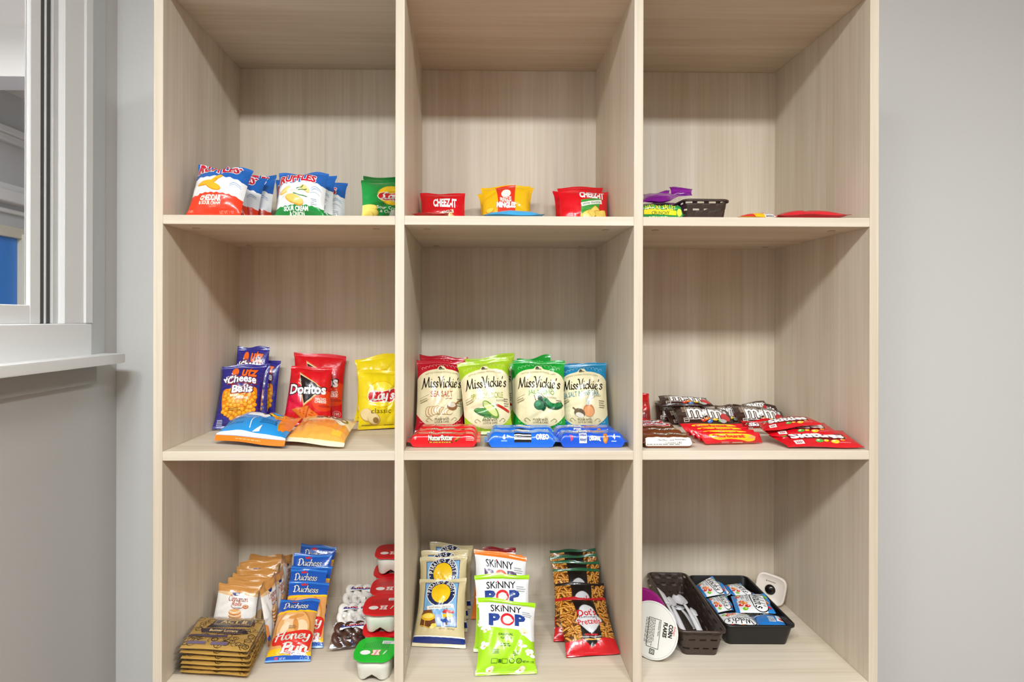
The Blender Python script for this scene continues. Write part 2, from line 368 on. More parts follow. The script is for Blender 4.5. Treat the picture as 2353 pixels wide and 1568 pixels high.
def gnorm(P):
    n = np.cross(np.gradient(P, axis=1), np.gradient(P, axis=0)); return n/(np.linalg.norm(n, axis=2, keepdims=True)+1e-12)
def conform(root, art, PF, skip=()):
    N = gnorm(PF); st = min(2.6e-5, 1.4e-3/max(1, len(art.it)))
    for part, (iu, iv, f, low, I, mi, cols) in art.bake().items():
        if part in skip: continue
        def lerp(G):
            g00, g10, g11, g01 = G[iv, iu][:, None], G[iv, iu+1][:, None], G[iv+1, iu+1][:, None], G[iv+1, iu][:, None]
            fu, fv = f[..., :1], f[..., 1:]
            return np.where(low[:, None, None], g00+fu*(g10-g00)+fv*(g11-g10), g00+fv*(g01-g00)+fu*(g11-g01))
        n = lerp(N); n /= np.linalg.norm(n, axis=2, keepdims=True)+1e-12
        V = lerp(PF)+n*(1.2e-4+st*I)[:, None, None]
        V = V.reshape(-1, 3)-np.array(root.location); n = n.reshape(-1, 3)
        soup(part, V, np.arange(len(V)).reshape(-1, 3), [foil(c, art.rough, 0.10, 0.24, art.metal) for c in cols], root, None, mi, True, n)
def gridpart(name, root, PF, PB, cells, m, label=None):
    """front and back sheet of the listed cells (bool mask nv x nu), edges shared"""
    nv, nu = cells.shape; iv, iu = np.nonzero(cells)
    idx = np.full((2, nv+1, nu+1), -1)
    F = []; K = (nv+1)*(nu+1)
    a, b, c, d = iv*(nu+1)+iu, iv*(nu+1)+iu+1, (iv+1)*(nu+1)+iu+1, (iv+1)*(nu+1)+iu
    F = np.concatenate([np.stack([a, b, c], 1), np.stack([a, c, d], 1), np.stack([a, c, b], 1)+K, np.stack([a, d, c], 1)+K])
    V = np.concatenate([PF.reshape(-1, 3), PB.reshape(-1, 3)])
    u, inv = np.unique(F, return_inverse=True)
    return soup(name, V[u]-np.array(root.location), inv.reshape(-1, 3), m, root, label)
def finish(root, art, PF, PB, skip=()):
    nv, nu = len(art.rv)-1, len(art.ru)-1
    iv, iu = np.mgrid[0:nv, 0:nu]
    if art.nsv:
        lo, hi = iv < art.nsv, iv >= nv-art.nsv
        gridpart('pouch', root, PF, PB, ~(lo | hi), foil(art.base, art.rough, 0.10, 0.24, art.metal))
        gridpart('bottom_seal', root, PF, PB, lo, foil(art.bot, art.rough, 0.10, 0.24, art.metal)); gridpart('top_seal', root, PF, PB, hi, foil(art.top, art.rough, 0.10, 0.24, art.metal))
    elif art.nsu:
        lo, hi = iu < art.nsu, iu >= nu-art.nsu
        gridpart('wrapper', root, PF, PB, ~(lo | hi), foil(art.base, art.rough, 0.10, 0.24, art.metal))
        gridpart('end_seal', root, PF, PB, lo, foil(art.bot, art.rough, 0.10, 0.24, art.metal)); gridpart('end_seal', root, PF, PB, hi, foil(art.top, art.rough, 0.10, 0.24, art.metal))
    else:
        gridpart('pouch', root, PF, PB, iv >= 0, foil(art.base, art.rough, 0.10, 0.24, art.metal))
    conform(root, art, PF, skip)

def bag(name, label, cat, art, quad, hf, hb, seed=0, group=None, pinch=0.05, wr=1.0, wave=0.003, curl=0.0, ucurl=0.0, droop=0.0, skip=(), zmin=None):
    """pillow bag on four corners BL, BR, TR, TL; art faces the side where BL->BR->TR runs anticlockwise"""
    BL, BR, TR, TL = [np.asarray(q, float) for q in quad]
    rg = random.Random(seed*7+3)
    u, v = art.ru[None, :], art.rv[:, None]; s = art.seal
    t = np.clip((v-s)/(1-2*s), 0, 1)
    w = np.clip(1-np.abs(2*t-1)**2.4, 0, 1)**0.62
    eu = np.clip(1-np.abs(2*u-1)**2.3, 0, 1)**0.65
    uu = .5+(u-.5)*(1-pinch*w*2)
    P = (BL*(1-uu)[..., None]+BR*uu[..., None])*(1-v)[..., None]+(TL*(1-uu)[..., None]+TR*uu[..., None])*v[..., None]
    up = (TL+TR-BL-BR)/2; rt = (BR+TR-BL-TL)/2
    n = np.cross(rt, up); n /= np.linalg.norm(n); hh = np.linalg.norm(up)
    wsum = 0*P[..., 0]
    for k in range(5):
        fr = rg.uniform(2.0, 7.5); ph = rg.uniform(0, 6.28); sd = rg.choice((0, 1)); dr = rg.uniform(.06, .2)
        d = t if sd == 0 else 1-t
        wsum = wsum+np.sin(2*PI*fr*u+ph+d*rg.uniform(-5, 5))*np.exp(-d/dr)*0.16*3/(fr+1)
    for k in range(6):
        x0, y0, an, sg = rg.uniform(.1, .9), rg.uniform(.1, .9), rg.uniform(0, PI), rg.uniform(.016, .045)
        dd = (u-x0)*math.cos(an)+(v-y0)*math.sin(an); al = -(u-x0)*math.sin(an)+(v-y0)*math.cos(an)
        wsum = wsum-0.15*np.exp(-(dd/sg)**2)*np.exp(-(al/.28)**2)
    # puckers running in from the side edges
    es = np.exp(-np.minimum(u, 1-u)/.09)
    wsum = wsum+0.10*np.sin(2*PI*rg.uniform(3, 5)*v+rg.uniform(0, 6)+3*(u > .5))*es
    sea = ((v < s) | (v > 1-s)).astype(float)
    rid = 0.00028*np.cos(np.arange(len(art.rv))*PI)[:, None]*sea
    com = wave*np.sin(2*PI*(rg.uniform(.7, 1.5)*u)+rg.uniform(0, 6))*np.exp(-(1-v)/.1)*1.0+wave*.5*np.sin(2*PI*(rg.uniform(.7, 1.6)*u)+rg.uniform(0, 6))*np.exp(-v/.08)
    com = com-droop*np.clip(1-v/.075, 0, 1)-curl*v*v-ucurl*(2*u-1)**2
    edge = 0.0004
    hfv = (hf*w*eu*(1+wr*wsum*1.3)+edge+rid)+com
    hbv = -(hb*w*eu*(1+wr*.4*wsum)+edge)+com
    # side edges meet
    mid = (hfv+hbv)/2; se = np.isclose(u, 0) | np.isclose(u, 1)
    ev = np.isclose(v, 0) | np.isclose(v, 1)
    hfv = np.where(se | ev, mid, hfv); hbv = np.where(se | ev, mid, hbv)
    along = wave*.6*np.sin(2*PI*rg.uniform(.8, 1.7)*u+rg.uniform(0, 6))*np.exp(-(1-v)/.06)
    PF = P+n*hfv[..., None]+(up/hh)*along[..., None]; PB = P+n*hbv[..., None]+(up/hh)*along[..., None]
    o = settle(PF, PB)
    base = (BL+BR)/2+o
    r = thing(name, label, cat, tuple(base), group)
    finish(r, art, PF, PB, skip); return r

def settle(*GS):
    """slide a packet clear of the sides, back and floor of its cubby and flatten what still presses against them"""
    A = np.concatenate([g.reshape(-1, 3) for g in GS]); lo, hi = A.min(0), A.max(0); c = (lo+hi)/2
    xa, xb = min(((xs[i]+TH/2, xs[i+1]-TH/2) for i in range(3)), key=lambda q: abs(c[0]-(q[0]+q[1])/2)); z = max(q for q in (S1, S2, S3) if q < c[2])
    e = .002; o = np.zeros(3)
    if lo[0] < xa+e: o[0] = min(xa+e-lo[0], .012)
    elif hi[0] > xb-e: o[0] = -min(hi[0]-xb+e, .012)
    if hi[1] > .392: o[1] = -min(hi[1]-.392, .012)
    elif lo[1] < .001: o[1] = min(.001-lo[1], .012)
    if lo[2] < z+e: o[2] = min(z+e-lo[2], .003)
    for g in GS:
        g += o
        g[..., 0] = np.clip(g[..., 0], xa+e, xb-e); g[..., 1] = np.minimum(g[..., 1], .3925); g[..., 2] = np.maximum(g[..., 2], z+.0008)
    return o
def flowpack(name, label, cat, art, O, L, d, h, ang=0.0, r=0.25, seed=0, group=None, flare=1.12, tilt=0.0, wr=1.0):
    """long wrapper lying on its base: art runs up the front face and over the top; O = front left foot"""
    rg = random.Random(seed*5+1)
    X = np.array([math.cos(ang), math.sin(ang), 0]); Y = np.array([-math.sin(ang), math.cos(ang), 0])*math.cos(tilt)+np.array([0, 0, math.sin(tilt)]); Z = np.cross(X, Y)
    rr = min(h, d)*r
    arcn = PI*rr/2; segs = [h-rr, arcn, d-rr]; tot = sum(segs)
    def path(v):
        q = v*tot
        y = np.where(q < segs[0], 0, np.where(q < segs[0]+arcn, rr*(1-np.cos((q-segs[0])/rr)), rr+(q-segs[0]-arcn)))
        z = np.where(q < segs[0], q, np.where(q < segs[0]+arcn, h-rr+rr*np.sin((q-segs[0])/rr), h))
        return y, z
    u, v = art.ru[None, :], art.rv[:, None]
    y, z = path(v); qb = v*(h+d)
    yb = np.where(qb > d, d, qb)+0*u; zb = np.where(qb > d, qb-d, 0)+0*u
    e = art.useal; t = np.clip(np.minimum(u-e, 1-e-u)/.06, 0, 1); sc = 0.03+0.97*np.sin(t*PI/2)**.7
    zc = h*.42; fl = 1+(flare-1)*(1-t)
    wv = 1+wr*0.05*np.sin(2*PI*rg.uniform(2, 4)*u+rg.uniform(0, 6))*t+wr*.03*np.sin(2*PI*rg.uniform(5, 9)*u+rg.uniform(0, 6))*t
    def mk(y, z, k):
        yy = d/2+(y-d/2)*fl; zz = zc+(z-zc)*sc*(1+(wv-1)*k*(z > zc))
        bul = 1+.0*u
        return np.asarray(O)+X*(u*L+0*v)[..., None]+Y*(yy+0*u)[..., None]+Z*(zz)[..., None]
    PF = mk(y+0*u, z+0*u, 1); PB = mk(yb, zb, 0)
    r_ = thing(name, label, cat, tuple(np.asarray(O)+X*L/2+Y*d/2), group)
    finish(r_, art, PF, PB); return r_

def c3(p, Y, z): q = atY(p[0], p[1], Y); q[2] = z; return q
def up4(z, BL, BR, TR, TL, lean, yb=None):
    """corners of an upright bag: feet on the shelf at height z, top edge leaning back"""
    yl, yr = (yb if isinstance(yb, (tuple, list)) else (yb, yb))
    ll, lr = (lean if isinstance(lean, (tuple, list)) else (lean, lean))
    a = atZ(*BL, z) if yl is None else c3(BL, yl, z); b = atZ(*BR, z) if yr is None else c3(BR, yr, z)
    return a+[0, 0, .001], b+[0, 0, .001], atY(*TR, b[1]+lr), atY(*TL, a[1]+ll)
def flat4(z, *ps):
    zz = z if isinstance(z, (tuple, list)) else (z,)*4
    return tuple(atZ(p[0], p[1], k) for p, k in zip(ps, zz))
# ------------------------------------------------------------------ the room
XL = -1.0150; YB = 0.41
def struct(name, a, b, m, bev=0.0, parent=None):
    o = boxobj(name, a, b, m, parent, bev)
    if parent is None: o['kind'] = 'structure'
    return o
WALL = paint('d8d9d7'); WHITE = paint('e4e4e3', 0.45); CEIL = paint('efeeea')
mfloor, nt, b = nodes('brown_floor'); b.inputs['Roughness'].default_value = 0.4
tc = nt.nodes.new('ShaderNodeTexCoord'); mp = nt.nodes.new('ShaderNodeMapping'); mp.inputs['Scale'].default_value = (2, 40, 1); nt.links.new(tc.outputs['Object'], mp.inputs['Vector'])
n = nt.nodes.new('ShaderNodeTexNoise'); n.inputs['Scale'].default_value = 1.5; nt.links.new(mp.outputs['Vector'], n.inputs['Vector'])
cr = nt.nodes.new('ShaderNodeValToRGB'); cr.color_ramp.elements[0].color = lin('74583f'); cr.color_ramp.elements[1].color = lin('96765a'); nt.links.new(n.outputs['Fac'], cr.inputs['Fac']); nt.links.new(cr.outputs['Color'], b.inputs['Base Color'])
struct('floor', (-4.2, -4.2, -0.1), (2.6, 5.2, 0.0), mfloor)
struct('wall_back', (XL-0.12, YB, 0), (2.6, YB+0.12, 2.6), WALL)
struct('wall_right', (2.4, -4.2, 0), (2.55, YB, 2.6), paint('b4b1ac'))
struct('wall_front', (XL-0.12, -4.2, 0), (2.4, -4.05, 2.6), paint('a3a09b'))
struct('ceiling', (XL-0.12, -4.2, 2.55), (2.6, YB+0.12, 2.65), CEIL)
# left wall with the serving window
y0, y1, z0, z1 = -1.15, 0.245, 1.285, 2.35
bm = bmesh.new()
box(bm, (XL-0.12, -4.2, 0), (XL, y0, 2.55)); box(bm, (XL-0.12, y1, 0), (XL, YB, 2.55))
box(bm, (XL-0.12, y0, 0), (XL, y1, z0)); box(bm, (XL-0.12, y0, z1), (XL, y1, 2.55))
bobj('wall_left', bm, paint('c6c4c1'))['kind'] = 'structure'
win = bpy.data.objects.new('window_1', None); win.location = (XL, -0.4, 1.285); C.objects.link(win); win['kind'] = 'structure'
def wpart(name, a, b_, m=WHITE, bev=0.0015):
    l = np.array(win.location); return boxobj(name, tuple(np.array(a)-l), tuple(np.array(b_)-l), m, win, bev)
# outer casing tapers towards the corner
bm = bmesh.new(); l = win.location
prof = [(0.2736, 0.0), (0.2736, 0.020), (0.348, 0.006), (0.348, 0.0)]
vs = [[bm.verts.new((XL+x-l.x, y-l.y, z-l.z)) for y, x in prof] for z in (1.212, 2.55)]
for i in range(4): bm.faces.new((vs[0][i], vs[0][(i+1) % 4], vs[1][(i+1) % 4], vs[1][i]))
bm.faces.new(vs[0]); bm.faces.new(vs[1][::-1]); bobj('casing', bm, paint('c9cbcb'), win)
wpart('apron_board', (XL, -1.3, 1.20), (XL+0.0205, 0.272, 1.286))
wpart('casing_board', (XL, 0.2463, 1.2865), (XL+0.022, 0.2736, 2.5))
wpart('casing_board', (XL, 0.1785, 1.2865), (XL+0.017, 0.2463, 2.5))
wpart('jamb', (XL-0.013, 0.1602, 1.2865), (XL+0.003, 0.1785, 2.5), paint('cbcbca'))
wpart('track_rib', (XL-0.012, 0.1408, 1.2865), (XL-0.001, 0.1475, 2.35))
wpart('groove_shade_strip', (XL-0.012, 0.1262, 1.2865), (XL-0.0015, 0.1407, 2.35), plain('4e4e4e', .7))  # dark strips stand in for the shade inside the two track grooves
wpart('groove_shade_strip', (XL-0.012, 0.1476, 1.2865), (XL-0.0015, 0.1601, 2.35), plain('4e4e4e', .7))
wpart('sash_stile', (XL-0.012, 0.094, 1.2865), (XL+0.001, 0.1261, 2.35))
wpart('sash_rail', (XL-0.012, -1.15, 1.2865), (XL+0.001, 0.094, 1.326))
mg, nt, b = nodes('window_glass'); b.inputs['Transmission Weight'].default_value = 1.0; b.inputs['Roughness'].default_value = 0.0; b.inputs['IOR'].default_value = 1.2
wpart('pane', (XL-0.010, -1.15, 1.326), (XL-0.007, 0.094, 2.35), mg, 0)
# counter ledge below the window, rounded far corner
bm = bmesh.new(); P = [(XL, -1.3), (XL+0.072, -1.3)]
for k in range(7): a = k/6*PI/2; P.append((XL+0.052+0.02*math.cos(a), 0.315+0.02*math.sin(a)))
P.append((XL, 0.335))
lo = [bm.verts.new((x, y, 1.190)) for x, y in P]; hi = [bm.verts.new((x, y, 1.212)) for x, y in P]
for i in range(len(P)): bm.faces.new((lo[i], lo[(i+1) % len(P)], hi[(i+1) % len(P)], hi[i]))
bm.faces.new(lo[::-1]); bm.faces.new(hi); bmesh.ops.bevel(bm, geom=bm.edges[:], offset=0.002, segments=2, affect='EDGES')
o = bobj('trim_1', bm, WHITE); o['kind'] = 'structure'
struct('trim_2', (XL, -1.3, 1.142), (XL+0.016, 0.30, 1.1895), paint('aeaca9'), 0.001)
# room seen through the window
struct('wall_outer', (-3.35, -2.0, 0), (-3.2, 5.2, 2.8), paint('c9c9c9'))
struct('wall_outer_end', (-3.2, 4.9, 0), (XL-0.12, 5.05, 2.8), WALL)
struct('wall_outer_front', (-3.2, -2.15, 0), (XL-0.12, -2.0, 2.8), WALL)
struct('wall_outer_side', (XL-0.15, YB+0.12, 0), (XL-0.12, 4.9, 2.8), WALL)
struct('ceiling_outer', (-3.35, -2.15, 2.80), (XL-0.12, 5.05, 2.9), CEIL)
struct('trim_3', (-3.2, 2.05, 2.55), (XL-0.15, 2.25, 2.80), WHITE)
for k, (za, zb, xo) in enumerate([(2.50, 2.545, .075), (2.455, 2.50, .05), (2.13, 2.18, .05), (2.05, 2.13, .09), (1.99, 2.02, .03)]):
    struct('trim_%d' % (4+k), (-3.2, -1.9, za), (-3.2+xo, 4.85, zb), WHITE, 0.006)
w2 = bpy.data.objects.new('window_2', None); w2.location = (-3.2, 3.0, 1.4); C.objects.link(w2); w2['kind'] = 'structure'
mb = plain('2a84e2', 0.25, 0.05); mcr = plain('d6d2bf', 0.4)
def w2p(name, a, b_, m): l = np.array(w2.location); return boxobj(name, tuple(np.array(a)-l), tuple(np.array(b_)-l), m, w2, 0.003)
ya, yb_ = atX(33, 600, -3.2)[1], atX(50, 600, -3.2)[1]
w2p('blue_panel', (-3.2, 1.4, 0.8), (-3.18, ya, 1.83), mb); w2p('blue_panel', (-3.2, yb_+.03, 0.8), (-3.18, 4.2, 1.83), mb)
w2p('frame', (-3.2, ya, 0.8), (-3.14, yb_+.03, 1.86), mcr); w2p('frame', (-3.2, 1.3, 1.83), (-3.15, 4.3, 1.90), mcr); w2p('frame', (-3.2, ya+.06, 0.8), (-3.13, ya+.10, 1.84), plain('9a8f6d'))

# ------------------------------------------------------------------ the open shelving unit
PX, TH, DP = 0.468, 0.018, 0.40
S1, S2, S3, S4 = 1.50077, 1.04055, 0.58324, 0.12302; ZT = 1.94253
unit = thing('shelving_unit', 'tall open shelving unit of pale wood laminate with three columns of cubbies', 'shelf', (0, 0.2, 0))
WV, WH = wood('z', 1.0), wood('x', 2.0)
def upart(name, a, b_, m, bev=0.0008, label=None):
    l = np.array(unit.location); return boxobj(name, tuple(np.array(a)-l), tuple(np.array(b_)-l), m, unit, bev, label)
xs = [(-1.5+i)*PX for i in range(4)]
for i, x in enumerate(xs):
    upart('side_panel' if i in (0, 3) else 'divider', (x-TH/2, 0, 0), (x+TH/2, DP, ZT+TH), wood('z', 1.0+i))
upart('top_panel', (xs[0]+TH/2, 0.0005, ZT), (xs[3]-TH/2, DP, ZT+TH), WH)
disc = plain('bfae98', 0.5); dark = plain('4a3524', 0.8)
def cover(parent, x, y, z, axis='z'):
    l = np.array(unit.location)
    bm = bmesh.new(); M = Matrix.Translation(Vector((x, y, z))-Vector(l)) @ (Matrix.Rotation(PI/2, 4, 'Y') if axis == 'x' else Matrix())
    bmesh.ops.create_cone(bm, cap_ends=True, segments=20, radius1=0.0075, radius2=0.0068, depth=0.0016, matrix=M)
    bobj('cam_cover', bm, disc, parent)
for i in range(3):
    xa, xb = xs[i]+TH/2, xs[i+1]-TH/2
    upart('back_panel', (xa-.004, DP-0.006, 0.10), (xb+.004, DP, ZT), wood('z', 7.0+i*3))
    for k, z in enumerate((S1, S2, S3, S4)):
        dz = (-0.0006, 0.0, 0.0)[i]
        o = upart('shelf', (xa, 0.0005, z-TH+dz), (xb, DP-0.006, z+dz), wood('x', 3.0+i+k*4))
        if k == 0:
            for cx in (xa+0.04, xb-0.045):
                for cy in (0.055, 0.35): cover(o, cx, cy, z-TH-.0006)
        if k == 2 and i == 1:
            for cy in (0.06, 0.13): cover(o, xa+.0006, cy, z+0.035, 'x')
    upart('plinth', (xa, 0.02, 0), (xb, 0.036, S4-TH), WH)
# ------------------------------------------------------------------ printed designs (x 0..1 across, y 0..A up)
DES = {}
def design(f):
    def g(*a):
        k = (f.__name__,)+a
        if k not in DES: DES[k] = f(*a)
        return DES[k]
    return g
def zig(y, a, n, ph=0.0, tilt=0.0, bow=0.0):
    return lambda x: y+a*(2*abs(((x*n+ph) % 1)-.5)-.5)+tilt*(x-.5)+bow*(1-(2*x-1)**2)
def const(y): return lambda x: y
def wav(y, a, n, ph=0.0, tilt=0.0, bow=0.0): return lambda x: y+a*math.sin(2*PI*(n*x+ph))+tilt*(x-.5)+bow*(1-(2*x-1)**2)

@design
def wavy_chip(flav):
    A = 1.0; d = Art(A, '1d62b4', seal=.05)
    d.band(zig(.12, .022, 14), zig(.62, .03, 7, bow=.03), 'f1f1f0')
    low = 'ee3d1c' if flav == 'cheddar' else '15893a'
    lo = .29 if flav == 'cheddar' else .15
    d.band(const(0), zig(lo, .02, 9, bow=.025), low)
    if flav == 'cheddar':
        for x, y, rx, ry, r in ((.30, .50, .17, .055, .1), (.46, .56, .10, .045, .9), (.52, .62, .08, .04, .6), (.46, .43, .16, .065, -.35)):
            d.ell(x, y, rx, ry, 'd98e10', rot=r); d.ell(x-.006, y+.01, rx*.93, ry*.85, 'f5b326', rot=r)
        d.text('RUFFLES', .44, .865, .76, 'c8152e', h=.21, bold=.045, fan=-.12, arc=.02, out=(('f4f4f4', .05),))
        d.text('CHEDDAR', .44, .235, .38, 'fff3e2', h=.075, bold=.045, shear=.15)
        d.text('& SOUR CREAM', .43, .165, .40, 'fff3e2', h=.042, bold=.03, shear=.1)
        d.text('FLAVORED', .49, .12, .14, 'f8a27e', h=.03, bold=.01); d.text('CHIPS', .08, .06, .09, 'ffb090', h=.035); d.text('NET WT. 1 OZ', .74, .055, .26, 'ffb090', h=.035)
    else:
        for x, y, rx, ry, r, c in ((.20, .48, .13, .05, .5, 'e6b24a'), (.62, .50, .12, .05, -.6, 'e6b24a'), (.30, .37, .14, .055, .2, 'e9e6da'), (.40, .46, .16, .065, 0, 'fbfbfb'), (.42, .27, .21, .085, -.35, 'd99a2c')):
            d.ell(x, y, rx, ry, c, rot=r)
        d.ell(.42, .28, .195, .07, 'f0c05e', rot=-.35); d.ell(.2, .485, .115, .038, 'f2cd7c', rot=.5); d.ell(.62, .505, .105, .04, 'f3cf80', rot=-.6)
        d.ell(.42, .44, .11, .035, 'dcd8d0')
        for a, b in (((.46, .48), (.58, .56)), ((.50, .45), (.66, .48)), ((.44, .37), (.68, .31)), ((.40, .38), (.60, .33))): d.line([a, b], .022, '3f7d2a')
        d.text('RUFFLES', .44, .735, .74, 'c8152e', h=.18, bold=.045, fan=-.12, arc=.03, rot=-.03, out=(('f4f4f4', .05),))
        d.small(.48, .87, .3, 1, .02, 'dfe8f4', 3)
        d.text('SOUR CREAM', .45, .125, .5, 'f4fbf4', h=.06, bold=.045, shear=.12); d.text('& ONION', .46, .065, .30, 'f4fbf4', h=.04, bold=.04, shear=.1)
        d.ring(.82, .38, .09, .05, .008, '9fb6cc', a0=.2, a1=2.9); d.small(.82, .28, .12, 4, .03, '8a8f96', 5)
    d.line([(.75, .50), (.82, .555), (.93, .52)], .008, '6f9fd0', sm=5); d.line([(.75, .47), (.83, .52), (.94, .485)], .006, '6f9fd0', sm=5)
    return d
@design
def crisp(flav):
    A = 1.18; d = Art(A, {'onion': '0f8f3c', 'classic': 'f6dc18'}[flav], seal=.05)
    g = flav == 'onion'
    if g:
        d.ell(.52, .70, .33, .27, 'e9b21e'); d.ell(.52, .70, .315, .255, 'f9cf1e')
        for x, y, r in ((.06, .30, .3), (.12, .18, -.2), (.05, .08, .4)): d.ell(x, y, .15, .12, 'd9b33e', rot=r); d.ell(x-.01, y+.015, .135, .10, 'f3dd6e', rot=r)
        d.band(wav(.06, .02, .5, 0, .25), wav(.11, .02, .5, 0, .27), 'cfe9cf', .4, 1)
        x, y = .50, .68
    else:
        d.ell(.46, .66, .32, .27, 'f0c000'); d.ell(.46, .66, .305, .255, 'ffe93b')
        d.band(const(.0), wav(.06, .02, .6), 'e9cc0a')
        for x, y, rx, ry, r in ((.17, .26, .16, .12, -.6), (.32, .18, .15, .11, -.5)): d.ell(x, y, rx, ry, 'caa24a', rot=r); d.ell(x-.01, y+.015, rx*.9, ry*.85, 'f0d9a0', rot=r)
        d.ell(.36, .16, .07, .05, '9a7434', rot=-.5)
        x, y = .47, .64
    d.poly(smooth([(x-.30, y-.07), (x-.20, y-.14), (x+.02, y-.13), (x+.22, y-.14), (x+.31, y-.02), (x+.29, y+.15), (x+.18, y+.12), (x, y+.08), (x-.18, y+.10), (x-.29, y+.06)], 5, True), 'fff1d0')
    d.poly(smooth([(x-.285, y-.06), (x-.19, y-.125), (x+.02, y-.115), (x+.21, y-.125), (x+.295, y-.02), (x+.275, y+.135), (x+.18, y+.105), (x, y+.065), (x-.18, y+.085), (x-.275, y+.05)], 5, True), 'cf1a24')
    d.script("Lay's", x+.01, y-.02, .50, 'ffffff', h=.25, thick=1.9, thin=.75, slant=.12, rot=.08)
    if g:
        d.text('Sour Cream', .45, .36, .52, 'eefbee', h=.085, bold=.01); d.text('& Onion', .44, .26, .34, 'eefbee', h=.07, bold=.01); d.rect(.50, .17, .90, .33, 'f4f7f4', part='lettering', rot=.05); d.text('7', .80, .27, .03, '8a8a8a')
    else:
        d.text('classic', .46, .335, .44, '5b4a12', h=.095); d.small(.88, .52, .14, 4, .03, '8d7d20', 4); d.small(.2, .07, .25, 1, .03, '8d7d20', 6); d.small(.68, .06, .25, 1, .03, '8d7d20', 7)
    return d
@design
def cracker(flav):
    A = .95; d = Art(A, 'dc0b1d', seal=.05)
    if flav == 'jack':
        d.poly([(.26, .30), (.70, .43), (.72, .30), (.80, .02), (.28, .02)], 'f2a81c')
        for x, y, r in ((.42, .17, .3), (.62, .24, -.2), (.55, .10, .1)): d.rect(x-.13, y-.09, x+.13, y+.09, 'd98a12', rot=r); d.rect(x-.12, y-.08, x+.12, y+.08, 'f8bc36', rot=r)
        d.text('CHEEZ-IT', .55, .60, .52, 'fdfdfd', h=.20, bold=.05, fan=.1, out=()); d.poly([(.26, .31), (.74, .44), (.75, .36), (.28, .24)], 'fbe7cf', part='lettering')
        d.text('cheddar', .39, .31, .2, 'b06a34', h=.05, rot=.2); d.text('Jack', .61, .375, .22, '9a3d1c', h=.09, bold=.04, rot=.2)
    elif flav == 'white':
        d.poly([(.43, .62), (.86, .70), (.80, .44), (.84, .0), (.42, .0)], '3f9e3c')
        for x, y, r in ((.55, .26, .5), (.70, .34, .8), (.84, .30, .2), (.62, .12, .2)): d.rect(x-.12, y-.085, x+.12, y+.085, 'cf9c22', rot=r); d.rect(x-.11, y-.075, x+.11, y+.075, 'f6d766', rot=r)
        d.ell(.88, .08, .13, .07, 'f7f1dc')
        d.text('CHEEZ-IT', .66, .78, .50, 'fdfdfd', h=.19, bold=.05, fan=.1, rot=.02); d.poly([(.42, .54), (.86, .65), (.87, .55), (.44, .45)], 'f6f6ee', part='lettering')
        d.text('white cheddar', .65, .553, .40, '3a7a36', h=.06, bold=.01, rot=.22)
    else: d.poly([(.3, .2), (.8, .3), (.8, .1), (.3, .05)], 'c9201c'); d.text('CHEEZ-IT', .55, .66, .5, 'fdfdfd', h=.17, bold=.05)
    return d
@design
def mingles():
    A = .95; d = Art(A, 'f3bc14', seal=.05)
    d.poly([(.29, .92), (.70, .95), (.68, .5), (.72, .1), (.30, .1), (.33, .5)], 'e5331b')
    d.ell(.50, .70, .10, .10, 'f6f3ea'); 
    d.text('PRINGLES', .49, .56, .24, 'fbf6ea', h=.10, bold=.03, out=(('c4281a', .05),)); d.text('MINGLES', .50, .44, .40, 'ffffff', h=.11, bold=.06, rot=-.04, out=(('c4281a', .05),))
    for x, y, r in ((.15, .35, .2), (.25, .24, .8), (.10, .18, .4), (.85, .25, .5)): d.ell(x, y, .09, .06, 'd9870f', rot=r); d.ell(x, y+.01, .08, .045, 'f7ce4a', rot=r)
    return d
@design
def plainfoil(c, c2='', A=1.0):
    d = Art(A, c, seal=.05, nu=16, nv=18)
    if c2: d.band(wav(.3*A, .05, 1.2), wav(.55*A, .06, .9, .3), c2); d.small(.5, .75*A, .5, 3, .06, c2, 2)
    return d
@design
def granola_green():
    A = .32; d = Art(A, '128a3a', seal=0, nu=26, nv=10, useal=.05)
    d.ell(.08, .07, .06, .05, 'a56a2c'); d.ell(.06, .1, .03, .02, 'd79a55'); d.ell(.12, .05, .03, .022, 'd79a55')
    d.text('NATURE VALLEY', .50, .19, .62, 'f6ee42', h=.075, bold=.005, fan=.05, out=(('0b6a2a', .04),))
    d.band(wav(.085, .01, .5, .1), wav(.145, .012, .5, .1), 'f7dc17', .16, .82); d.text('CRUNCHY', .50, .113, .36, '3e6b1c', h=.042, bold=.02)
    d.text("OATS 'N HONEY", .45, .05, .38, 'cfe9a0', h=.045, bold=.02); d.ell(.88, .12, .05, .05, 'e5e63c'); d.band(const(0), const(.025), '8cc63a', .18, .80)
    return d
